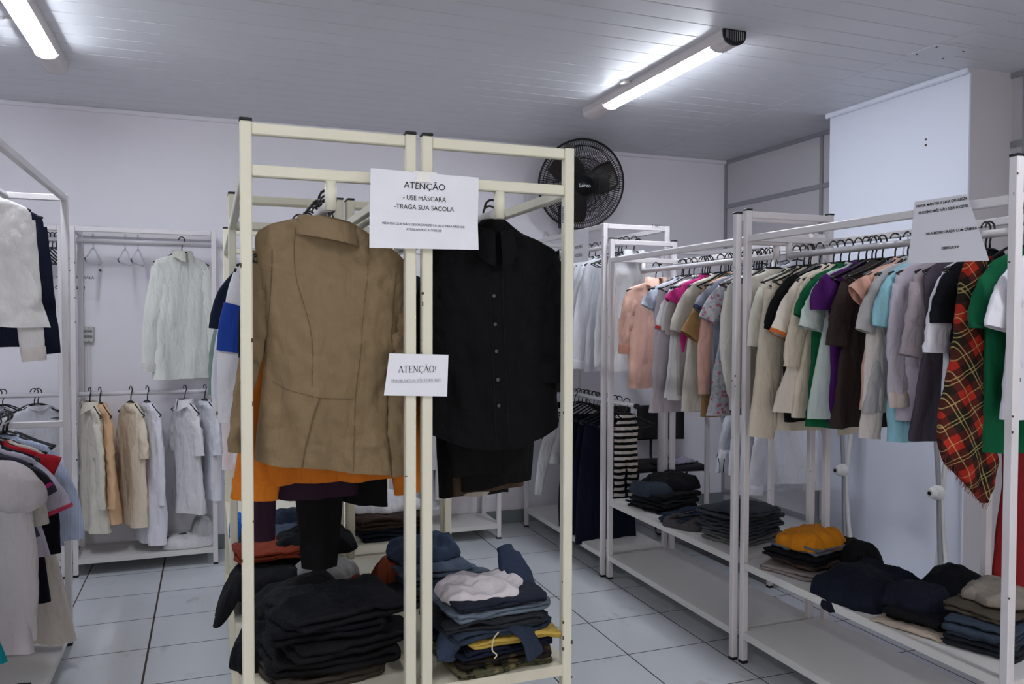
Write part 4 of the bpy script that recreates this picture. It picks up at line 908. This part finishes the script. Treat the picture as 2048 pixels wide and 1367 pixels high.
# ------------------------------------------------------------------ paper notices
def text_mesh(txt, size, align='CENTER', bold=0., squeeze=1., lines=0):
    c = bpy.data.curves.new('t', 'FONT'); c.body = txt; c.size = size; c.align_x = align; c.align_y = 'CENTER'; c.offset = bold; c.resolution_u = 3; c.space_character = squeeze
    o = bpy.data.objects.new('t', c); col.objects.link(o); dg = bpy.context.evaluated_depsgraph_get()
    me = bpy.data.meshes.new_from_object(o.evaluated_get(dg)); bpy.data.objects.remove(o); return me
def serif(txt, h):
    """strokes with serifs for the letters of the small notice; returns a mesh centred on x"""
    G = {'A': (.72, [((0, 0), (.36, 1), .05), ((.36, 1), (.72, 0), .11), ((.15, .36), (.55, .36), .04), ((-.08, 0), (.14, 0), .04), ((.54, 0), (.82, 0), .04)]),
         'T': (.64, [((0, .98), (.64, .98), .05), ((.32, 0), (.32, .98), .11), ((.18, 0), (.46, 0), .04), ((0, .82), (0, .98), .03), ((.64, .82), (.64, .98), .03)]),
         'E': (.6, [((.12, 0), (.12, 1), .11), ((0, 0), (.58, 0), .045), ((0, 1), (.56, 1), .045), ((.12, .52), (.42, .52), .045), ((.58, 0), (.58, .2), .03), ((.56, .82), (.56, 1), .03), ((.42, .43), (.42, .61), .03)]),
         'N': (.76, [((.1, 0), (.1, 1), .05), ((.66, 0), (.66, 1), .05), ((.08, 1), (.66, 0), .11), ((-.02, 0), (.22, 0), .04), ((-.05, 1), (.14, 1), .04), ((.54, 1), (.8, 1), .04)]),
         'O': (.76, [((.38+.36*math.cos(a), .5+.5*math.sin(a)), (.38+.36*math.cos(a+.45), .5+.5*math.sin(a+.45)), .06+.05*abs(math.cos(a+.2))) for a in [.4488*q for q in range(14)]]),
         'C': (.7, [((.4+.37*math.cos(a), .5+.5*math.sin(a)), (.4+.37*math.cos(a+.4), .5+.5*math.sin(a+.4)), .05+.06*abs(math.cos(a+.2))) for a in [.75+.4*q for q in range(12)]] + [((.68, .76), (.68, .98), .03)]),
         'G': (.74, [((.4+.37*math.cos(a), .5+.5*math.sin(a)), (.4+.37*math.cos(a+.4), .5+.5*math.sin(a+.4)), .05+.06*abs(math.cos(a+.2))) for a in [.75+.4*q for q in range(12)]] + [((.68, .76), (.68, .98), .03), ((.66, .05), (.66, .42), .1), ((.52, .42), (.78, .42), .04)]),
         'R': (.7, [((.12, 0), (.12, 1), .11), ((0, 0), (.26, 0), .04), ((0, 1), (.38, 1), .045), ((.12, .5), (.38, .5), .045), ((.38, 1), (.54, .88), .08), ((.54, .88), (.54, .62), .1), ((.54, .62), (.38, .5), .08), ((.34, .5), (.68, 0), .1), ((.62, 0), (.76, 0), .04)]),
         'M': (.92, [((.1, 0), (.14, 1), .05), ((.14, 1), (.44, .05), .11), ((.44, .05), (.76, 1), .05), ((.76, 1), (.8, 0), .11), ((-.02, 0), (.22, 0), .04), ((.68, 0), (.94, 0), .04), ((0, 1), (.14, 1), .04), ((.76, 1), (.9, 1), .04)]),
         'S': (.52, [((.46, .8), (.36, .97), .05), ((.36, .97), (.16, .97), .05), ((.16, .97), (.06, .76), .08), ((.06, .76), (.46, .28), .11), ((.46, .28), (.36, .03), .08), ((.36, .03), (.14, .03), .05), ((.14, .03), (.04, .24), .05), ((.46, .76), (.46, 1), .03), ((.03, 0), (.03, .26), .03)]),
         'L': (.58, [((.12, 0), (.12, 1), .11), ((0, 0), (.56, 0), .045), ((0, 1), (.26, 1), .04), ((.56, 0), (.56, .22), .03)]),
         'Q': (.76, [((.38+.36*math.cos(a), .5+.5*math.sin(a)), (.38+.36*math.cos(a+.45), .5+.5*math.sin(a+.45)), .06+.05*abs(math.cos(a+.2))) for a in [.4488*q for q in range(14)]] + [((.4, .1), (.76, -.22), .07)]),
         'U': (.74, [((.12, .25), (.12, 1), .11), ((.12, .25), (.28, .02), .09), ((.28, .02), (.48, .02), .06), ((.48, .02), (.62, .25), .05), ((.62, .25), (.62, 1), .05), ((0, 1), (.26, 1), .04), ((.5, 1), (.74, 1), .04)]),
         'I': (.32, [((.16, 0), (.16, 1), .11), ((.02, 0), (.3, 0), .04), ((.02, 1), (.3, 1), .04)]), '!': (.24, [((.12, .3), (.12, 1), .08), ((.12, 0), (.12, .09), .1)]), ',': (.2, [((.1, -.14), (.12, .06), .07)]), ' ': (.3, [])}
    b = bmesh.new(); x = 0
    for ch in txt:
        k = {'Ç': 'C', 'Ã': 'A'}.get(ch, ch); wd, st = G[k]; st = list(st)
        if ch == 'Ç': st += [((.36, -.02), (.44, -.14), .05), ((.44, -.14), (.32, -.26), .06)]
        if ch == 'Ã': st += [((.2, 1.14), (.32, 1.22), .06), ((.32, 1.22), (.42, 1.14), .06), ((.42, 1.14), (.54, 1.22), .06)]
        for p, q, t in st:
            d = Vector((q[0]-p[0], q[1]-p[1])); n = Vector((-d.y, d.x)).normalized()*t/2 if d.length else Vector((0, t/2))
            b.faces.new([b.verts.new(((x+u)*h, v*h, 0)) for u, v in ((p[0]+n.x, p[1]+n.y), (q[0]+n.x, q[1]+n.y), (q[0]-n.x, q[1]-n.y), (p[0]-n.x, p[1]-n.y))])
        x += wd+.13
    for v in b.verts: v.co.x -= (x-.13)*h/2
    me = bpy.data.meshes.new('t'); b.to_mesh(me); b.free(); return me
def notice(label, corners, warp, texts, loc, rz=0, name='paper_notice', under=None):
    """corners: local (x, z) of tl, tr, br, bl; warp(x, z) gives how far the sheet stands off toward -y"""
    TL, TR, BR, BLc = [Vector(c) for c in corners]; b = bmesh.new(); n = 24; V = []
    for i in range(n+1):
        row = []
        for j in range(n+1):
            u, v = i/n, j/n; p = (TL*(1-u)+TR*u)*(1-v)+(BLc*(1-u)+BR*u)*v; row.append(b.verts.new((p.x, -warp(p.x, p.y), p.y)))
        V.append(row)
    for i in range(n):
        for j in range(n): b.faces.new((V[i][j], V[i][j+1], V[i+1][j+1], V[i+1][j]))
    o = link(name, b, M_paper, None, True, loc, rz); tag(o, label, 'notice')
    for me, x, z, ang in texts:
        c_, s_ = math.cos(ang), math.sin(ang)
        for v in me.vertices:
            X, Z = x+v.co.x*c_-v.co.y*s_, z+v.co.x*s_+v.co.y*c_; v.co = (X, -warp(X, Z)-.0012, Z)
        link('printed_line', me, M_ink, o)
    return o
def crump(s, a=.0035): return lambda x, z: .004+a*(.5-1.6*abs(NZ(x*9+s, z*8, s))) + a*.5*NZ(x*22, z*22, s)
Yn = CF-.001; c0 = at(846, 422, 'y', Yn)
def loc2(px, py, Y, c): p = at(px, py, 'y', Y); return (p.x-c.x, p.z-c.z)
cr = crump(3, .006); pinch = lambda x, z: cr(x, z)+.006 + .016*max(0, z+.02)*6*(1-math.exp(-abs(x+.004)*40))*.12/.1
tm = [(text_mesh('ATENÇÃO', .0245), *loc2(846, 375, Yn, c0), -.01), (text_mesh('- USE MÁSCARA', .0172), *loc2(846, 399, Yn, c0), -.01), (text_mesh('-TRAGA SUA SACOLA', .0172), *loc2(846, 417, Yn, c0), -.005),
      (text_mesh('PEDIMOS QUE NÃO DESORGANIZEM A SALA PARA MELHOR', .0088, squeeze=.97), *loc2(846, 451, Yn, c0), -.005), (text_mesh('ATENDERMOS A TODOS!', .0088), *loc2(846, 461, Yn, c0), -.005)]
nt1 = notice('large crumpled paper notice about masks taped across the two cream posts', [loc2(738, 339, Yn, c0), loc2(952, 358, Yn, c0), loc2(955, 500, Yn, c0), loc2(737, 496, Yn, c0)], pinch, tm, c0)
b = bmesh.new(); bx(b, -.03, .035, -.0185, -.0175, .077, .105); link('tape_strip', b, M_tape, nt1)
c1 = at(834, 750, 'y', Yn)
b = bmesh.new(); ul = serif('TRAGAM SACOLAS, NÃO TEMOS AQUI', .0062)
b.from_mesh(ul); xs = [v.co.x for v in b.verts]; V4 = [b.verts.new((x, y, 0)) for x, y in ((min(xs), -.0022), (max(xs), -.0022), (max(xs), -.0027), (min(xs), -.0027))]; b.faces.new(V4); b.to_mesh(ul); b.free()
notice('small paper notice asking for bags, taped lower on the two cream posts', [loc2(778, 706, Yn, c1), loc2(896, 709, Yn, c1), loc2(893, 792, Yn, c1), loc2(767, 790, Yn, c1)], lambda x, z: .005+.0015*NZ(x*12, z*12, 3), [(serif('ATENÇÃO!', .0175), *(lambda q: (q[0], q[1]-.008))(loc2(834, 738, Yn, c1)), -.01), (ul, *loc2(831, 762, Yn, c1), -.008)], c1)
# curling notice on the tartan rack: sheet in the plane x = const, facing -x
XN = 2.305; cn = at(1890, 455, 'x', XN)
def loc3(px, py): p = at(px, py, 'x', XN); return (cn.y-p.y, p.z-cn.z)
A3, B3, C3, D3 = loc3(1832, 403), loc3(1941, 388), loc3(1982, 521), loc3(1818, 527)
cur = lambda x, z: .006+.002*NZ(x*10, z*10, 5) + (.3*max(0, (x-.03)+.75*(z-.0))**2*2)
n3 = notice('paper notice with a curling corner stuck on the tartan shawl rack rail', [A3, B3, C3, D3], cur,
       [(text_mesh('FAVOR MANTER A SALA ORGANIZADA', .0128, 'LEFT', .0003), A3[0]+.008, A3[1]-.019, .0), (text_mesh('PROXIMO MÊS NÃO SERÁ POSSIVEL E', .0128, 'LEFT', .0003), A3[0]+.018, A3[1]-.043, .0), (text_mesh('SALA MONITORADA COM CÂMERA', .0125, bold=.0003), (A3[0]+C3[0])/2+.004, A3[1]-.118, 0), (text_mesh('OBRIGADO!', .0125, bold=.0003), (A3[0]+C3[0])/2+.002, A3[1]-.172, 0)], cn, -PI/2)
# letters past the curled edge do not show: trim them
for ch in n3.children:
    b = bmesh.new(); b.from_mesh(ch.data); lim = lambda z: B3[0]+(C3[0]-B3[0])*(B3[1]-z)/(B3[1]-C3[1])-.004
    bmesh.ops.delete(b, geom=[v for v in b.verts if v.co.x > lim(v.co.z)], context='VERTS'); b.to_mesh(ch.data); b.free()
cr_p = at(1163, 490, 'x', 2.262)
notice('paper sheet reading roupas sociais on the tall corner rack', [(-.17, .11), (.115, .11), (.115, -.10), (-.17, -.10)], lambda x, z: .004+.002*NZ(x*9, z*9, 1), [(text_mesh('ROUPAS', .03), -.035, .0, 0), (text_mesh('SOCIAIS', .03), -.035, -.055, 0)], (2.262, cr_p.y, 2.07), -PI/2)
cw = at(140, 560, 'y', BACK-.002)
notice('paper notice on the back wall half hidden by rack posts', [(-.17, .14), (.17, .14), (.17, -.13), (-.17, -.13)], lambda x, z: .0015, [(text_mesh('FAVOR MANTER A SALA', .026), -.0, .018, 0), (text_mesh('LIMPA E', .022), .0, -.018, 0), (text_mesh('OBRIGADO!!', .03, bold=.001), .0, -.05, 0)], (cw.x, BACK-.002, cw.z))
# numbers written on the rack rails, label stickers on the posts
def rack_of(t): return [o for o in col.objects if o.get('category') == 'clothes rack' and t in o['label']][0]
def number(rk, txt, p, h=.022, rz=0, name='inventory_number'):
    me = text_mesh(txt, h); r = rack_of(rk); o = link(name, me, mat('marker_ink', '#2b3340', .7), r, loc=Vector(p)-r.location); o.rotation_euler = (PI/2, 0, rz); return o
p = at(1312, 451, 'y', 4.474); number('tall white clothes rack', '21065', (p.x, 4.474, p.z-.002), .026)
p = at(1352, 523, 'x', XR1-.056); number('floral dress', '29163', (XR1-.0715, 4.36, 1.961), .018, -PI/2)
p = at(1681, 471, 'x', XR1-.022); number('tartan shawl', '23912', (XR1-.0215, p.y, 1.967), .02, -PI/2)
def sticker(rk, c, w_, h, rz=0):
    r = rack_of(rk); e = link('barcode_sticker', (lambda b: (bx(b, -w_/2, w_/2, -.0004, .0004, -h/2, h/2), b)[1])(bmesh.new()), M_paper, r, loc=Vector(c)-r.location, rz=rz)
    b = bmesh.new(); rn = random.Random(2); z = -h*.44
    while z < h*.44: q = rn.uniform(.0006, .002); bx(b, -w_*.32, w_*.38, -.0009, -.0004, z, z+q); z += q+rn.uniform(.0006, .0016)
    tag(link('bars', b, M_ink, e), kind='stuff')
sticker('holding the black shirt', (.9815, CF+.016, 1.905), .018, .06, PI/2+PI) if False else sticker('holding the black shirt', (.9818, CF+.016, 1.905), .016, .055, -PI/2)
sticker('cream shirts hanging in a lower row', (-.7646, 5.60, 2.01), .016, .055, PI/2)

# ------------------------------------------------------------------ wall fan
fc = at(1163, 369, 'y', 5.62); FR = .335
fan = empty('wall_fan', fc); tag(fan, 'black oscillating wall fan with a wire cage beside the cream rack corner', 'fan')
head = Matrix.Rotation(math.radians(14), 4, 'X') @ Matrix.Identity(4); tilt_m = Matrix.Rotation(math.radians(-8), 4, 'Z')
def fl(name, b, m, par=fan, smooth=True):
    bmesh.ops.transform(b, matrix=tilt_m @ head, verts=b.verts[:]); return link(name, b, m, par, smooth)
for nm, sg, dep in (('front_cage', -1, .075), ('rear_cage', 1, .085)):
    b = bmesh.new()
    prof = lambda r: sg*dep*math.sqrt(max(0, 1-(r/FR)**2.6))
    for k in range(112):
        a = 2*PI*k/112; pts = []
        for q in range(9):
            r = .06+(FR-.06)*q/8; pts.append((r*math.cos(a), prof(r), r*math.sin(a)))
        tube(b, pts, .0022, 4, caps=False)
    for r, t in ((FR, .0055), (.29, .003), (.20, .003), (.12, .003)):
        tube(b, [(r*math.cos(2*PI*q/72), prof(r), r*math.sin(2*PI*q/72)) for q in range(72)], t, 6, closed=True)
    fl(nm, b, M_fan)
b = bmesh.new(); tube(b, [(FR*math.cos(2*PI*q/72), 0, FR*math.sin(2*PI*q/72)) for q in range(72)], .008, 6, closed=True); fl('cage_rim', b, M_fan)
b = bmesh.new(); bmesh.ops.create_cone(b, cap_ends=True, segments=32, radius1=.062, radius2=.07, depth=.02, matrix=Matrix.Translation((0, -.078, 0)) @ Matrix.Rotation(PI/2, 4, 'X')); badge = fl('cage_badge', b, M_fan)
me = text_mesh('Loren', .038, bold=.0008); lo = link('badge_script', me, mat('silver_print', '#b9bcc2', .4), badge); lo.matrix_local = tilt_m @ head @ Matrix.Translation((0, -.0895, 0)) @ Matrix.Rotation(PI/2, 4, 'X')
for k in range(3):
    b = bmesh.new(); a0 = [math.radians(8), math.radians(128), math.radians(248)][k]; n = 14; V = []
    for i in range(n+1):
        t = i/n; r = .05+t*.235; wd = (.035+.15*math.sin(PI*min(1, t*.62+.1)))*.9; row = []
        for j in range(9):
            s = j/8-.5; ang = a0+s*wd/max(.09, r)*1.35+.25*t; row.append(b.verts.new((r*math.cos(ang), -.01+s*.065, r*math.sin(ang))))
        V.append(row)
    for i in range(n):
        for j in range(8): b.faces.new((V[i][j], V[i+1][j], V[i+1][j+1], V[i][j+1]))
    o = fl('blade', b, M_blade); so = o.modifiers.new('t', 'SOLIDIFY'); so.thickness = .003
b = bmesh.new(); bmesh.ops.create_cone(b, cap_ends=True, segments=24, radius1=.045, radius2=.045, depth=.06, matrix=Matrix.Rotation(PI/2, 4, 'X')); fl('blade_hub', b, M_fan)
b = bmesh.new(); bmesh.ops.create_uvsphere(b, u_segments=24, v_segments=14, radius=1, matrix=Matrix.Translation((0, .15, 0)) @ Matrix.Diagonal((.07, .09, .07, 1))); fl('motor_housing', b, M_fan)
b = bmesh.new(); tube(b, [(0, .2, -.05), (0, .24, -.14), (0, .29, -.2)], .018, 10); bx(b, -.05, .05, BACK-fc.y-.05, BACK-fc.y, -.30, -.12, .008); link('wall_bracket', b, M_fan, fan)
# power cord
b = bmesh.new(); P = [(fc.x-.02, BACK-.006, fc.z-.3), (fc.x-.10, BACK-.006, fc.z-.42), (fc.x-.16, BACK-.006, fc.z-.33), (fc.x-.19, BACK-.006, fc.z-.5)]
tube(b, [Vector(cat(P, i/20))-Vector(fc) for i in range(21)], .004, 6); link('power_cord', b, M_plasw, fan, True)

# ------------------------------------------------------------------ wall outlet with conduit, nail hook
p = at(178, 668, 'y', BACK)
ou = empty('wall_outlet', (p.x, BACK, p.z)); tag(ou, 'grey double wall outlet box above a white cable conduit', 'outlet')
link('outlet_box', (lambda b: (bx(b, -.032, .032, -.04, 0, -.05, .05, .004), b)[1])(bmesh.new()), mat('outlet_grey', '#b8b8b4', .5), ou)
for z in (.02, -.014):
    b = bmesh.new(); bx(b, -.024, .024, -.0425, -.0395, z-.009, z+.009, .003); so = link('socket', b, mat('outlet_face', '#8d8d8b', .5), ou)
    b = bmesh.new()
    for x in (-.014, 0, .014): bmesh.ops.create_cone(b, cap_ends=True, segments=10, radius1=.0032, radius2=.0032, depth=.001, matrix=Matrix.Translation((x, -.043, z)) @ Matrix.Rotation(PI/2, 4, 'X'))
    link('pin_holes', b, M_cap, so)
for z in (.043, -.043):
    b = bmesh.new(); bmesh.ops.create_cone(b, cap_ends=True, segments=8, radius1=.003, radius2=.003, depth=.002, matrix=Matrix.Translation((0, -.041, z)) @ Matrix.Rotation(PI/2, 4, 'X')); link('screw', b, M_chip, ou)
link('conduit', (lambda b: (bx(b, -.012, .012, -.014, 0, -p.z+.1, -.05, .002), b)[1])(bmesh.new()), M_plasw, ou)
p = at(202, 541, 'y', BACK); b = bmesh.new(); tube(b, [(0, 0, 0), (0, -.05, 0)], .004, 6); bmesh.ops.create_uvsphere(b, u_segments=8, v_segments=6, radius=.007, matrix=Matrix.Translation((0, -.05, 0)))
tag(link('wall_screw', b, M_cap, None, True, (p.x, BACK, p.z)), 'small dark screw sticking out of the back wall above the outlet', 'screw')
p = at(1852, 286, 'x', 3.87)
for i, dz in enumerate((.02, -.012)):
    b = bmesh.new(); bmesh.ops.create_cone(b, cap_ends=True, segments=10, radius1=.006, radius2=.006, depth=.004, matrix=Matrix.Rotation(PI/2, 4, 'Y'))
    tag(link('wall_plug', b, M_chip, None, False, (3.868, p.y, p.z+dz)), 'screw hole plug on the white boxed column, %s of the two' % ('upper', 'lower')[i], 'wall plug')

# ------------------------------------------------------------------ chairs behind the racks
def chair(x, y, rz, label):
    r = empty('office_chair', (x, y, 0), rz); tag(r, label, 'chair', None)
    M = mat('black_chair_vinyl', '#101013', .5, bump=.1); MT = mat('black_tube', '#0c0c0e', .3)
    b = bmesh.new(); bx(b, -.22, .22, -.21, .21, .43, .475, .018); link('seat', b, M, r, True)
    b = bmesh.new(); n = 9; V = []
    for k, yy in enumerate((.205, .245)):
        V.append([[b.verts.new((-.2+.4*i/(n-1), yy+.03*(1-((i-4)/4)**2), z)) for i in range(n)] for z in (.62, .64, .76, .88, .90)])
    for k in range(2):
        for i in range(4):
            for j in range(n-1): b.faces.new((V[k][i][j], V[k][i][j+1], V[k][i+1][j+1], V[k][i+1][j]))
    for j in range(n-1):
        for i in (0, 4): b.faces.new((V[0][i][j], V[0][i][j+1], V[1][i][j+1], V[1][i][j]))
    for i in range(4):
        for j in (0, n-1): b.faces.new((V[0][i][j], V[0][i+1][j], V[1][i+1][j], V[1][i][j]))
    bmesh.ops.recalc_face_normals(b, faces=b.faces[:]); bmesh.ops.bevel(b, geom=b.edges[:], offset=.004, segments=2, affect='EDGES'); link('backrest', b, M, r, True)
    for s in (-1, 1):
        b = bmesh.new(); P = [(s*.21, -.2, 0), (s*.21, -.215, .36), (s*.21, -.17, .425), (s*.2, .1, .43)]; tube(b, [cat(P, i/18) for i in range(19)], .011, 8); link('leg', b, MT, r, True)
        b = bmesh.new(); P = [(s*.21, .24, 0), (s*.21, .17, .38), (s*.2, .12, .43)]; tube(b, [cat(P, i/14) for i in range(15)], .011, 8); link('leg', b, MT, r, True)
        b = bmesh.new(); P = [(s*.07, .1, .425), (s*.07, .25, .46), (s*.07, .255, .66)]; tube(b, [cat(P, i/14) for i in range(15)], .012, 8); link('back_support', b, MT, r, True)
    return r
ch1 = chair(3.43, 5.55, math.radians(-8), 'black office chair carrying the shiny plastic packet')
chair(3.03, 5.60, math.radians(5), 'black office chair in the row, behind the striped knit')
b = bmesh.new(); n = 16; V = []
for i in range(n):
    V.append([b.verts.new((-.13+.26*i/(n-1), -.09+.18*j/(n-1), .012+.03*math.sin(PI*i/(n-1))*math.sin(PI*j/(n-1))+.012*NZ(i*.5, j*.5, 3)*1.2)) for j in range(n)])
for i in range(n-1):
    for j in range(n-1): b.faces.new((V[i][j], V[i+1][j], V[i+1][j+1], V[i][j+1]))
M_iri = mat('iridescent_plastic', '#b9b6c8', .22, spec=.8); M_iri.node_tree.nodes['Principled BSDF'].inputs['Thin Film Thickness'].default_value = 420; M_iri.node_tree.nodes['Principled BSDF'].inputs['Metallic'].default_value = .5
o = link('plastic_packet', b, M_iri, None, True, (3.46, 5.50, .478), .2); so = o.modifiers.new('t', 'SOLIDIFY'); so.thickness = .012; tag(o, 'iridescent plastic packet lying on a black chair seat', 'packet')

# ------------------------------------------------------------------ two folded drying racks leaning at the column
def folded_stand(x, y, label, h=1.24):
    r = empty('folded_drying_rack', (x, y, 0)); tag(r, label, 'drying rack')
    for k, (dy0, dy1, dx) in enumerate(((-.10, .07, 0), (.08, -.05, .03), (-.06, .035, -.02))):
        b = bmesh.new(); P = [(dx, dy0, 0), (dx, dy0*.35, h*.28), (dx*.5, 0, h*.53), (dx, dy1*.5, h*.78), (dx, dy1*.9, h)]
        tube(b, [cat(P, i/20) for i in range(21)], .013, 9); link('tube_leg', b, M_plasw if k < 2 else M_strip, r, True)
    b = bmesh.new(); mt = Matrix.Translation((-.03, 0, h*.53)) @ Matrix.Rotation(-PI/2, 4, 'Y')
    bmesh.ops.create_cone(b, cap_ends=True, segments=24, radius1=.042, radius2=.036, depth=.04, matrix=mt); bmesh.ops.create_cone(b, cap_ends=True, segments=24, radius1=.034, radius2=.022, depth=.03, matrix=Matrix.Translation((-.062, 0, h*.53)) @ Matrix.Rotation(-PI/2, 4, 'Y'))
    kn = link('knuckle_joint', b, M_plasw, r, False)
    b = bmesh.new(); bmesh.ops.create_cone(b, cap_ends=True, segments=16, radius1=.011, radius2=.011, depth=.004, matrix=Matrix.Translation((-.079, 0, h*.53)) @ Matrix.Rotation(-PI/2, 4, 'Y')); link('joint_cap', b, M_fan, kn)
p = at(1682, 955, 'x', 3.72); folded_stand(3.75, p.y, 'white folded drying rack leaning by the far side of the boxed column')
p = at(1872, 996, 'x', 3.72); folded_stand(3.75, p.y, 'white folded drying rack leaning by the near side of the boxed column')
# red garment and pale stool edge beyond the last post
b = garment('dress', 'red dress hanging low beyond the last off-white post', fab('#8c2024'), (3.03, 2.285, 1.30), hw=.12, hemw=.14, length=.82, cat_='dress', hanger='black')
rack(2.86, 3.20, 1.1, 2.34, 'white rack against the wall carrying the red dress', M_white, H=1.45, kind='B', bars=(1.2833,), low=.10, caps=False, ends=())
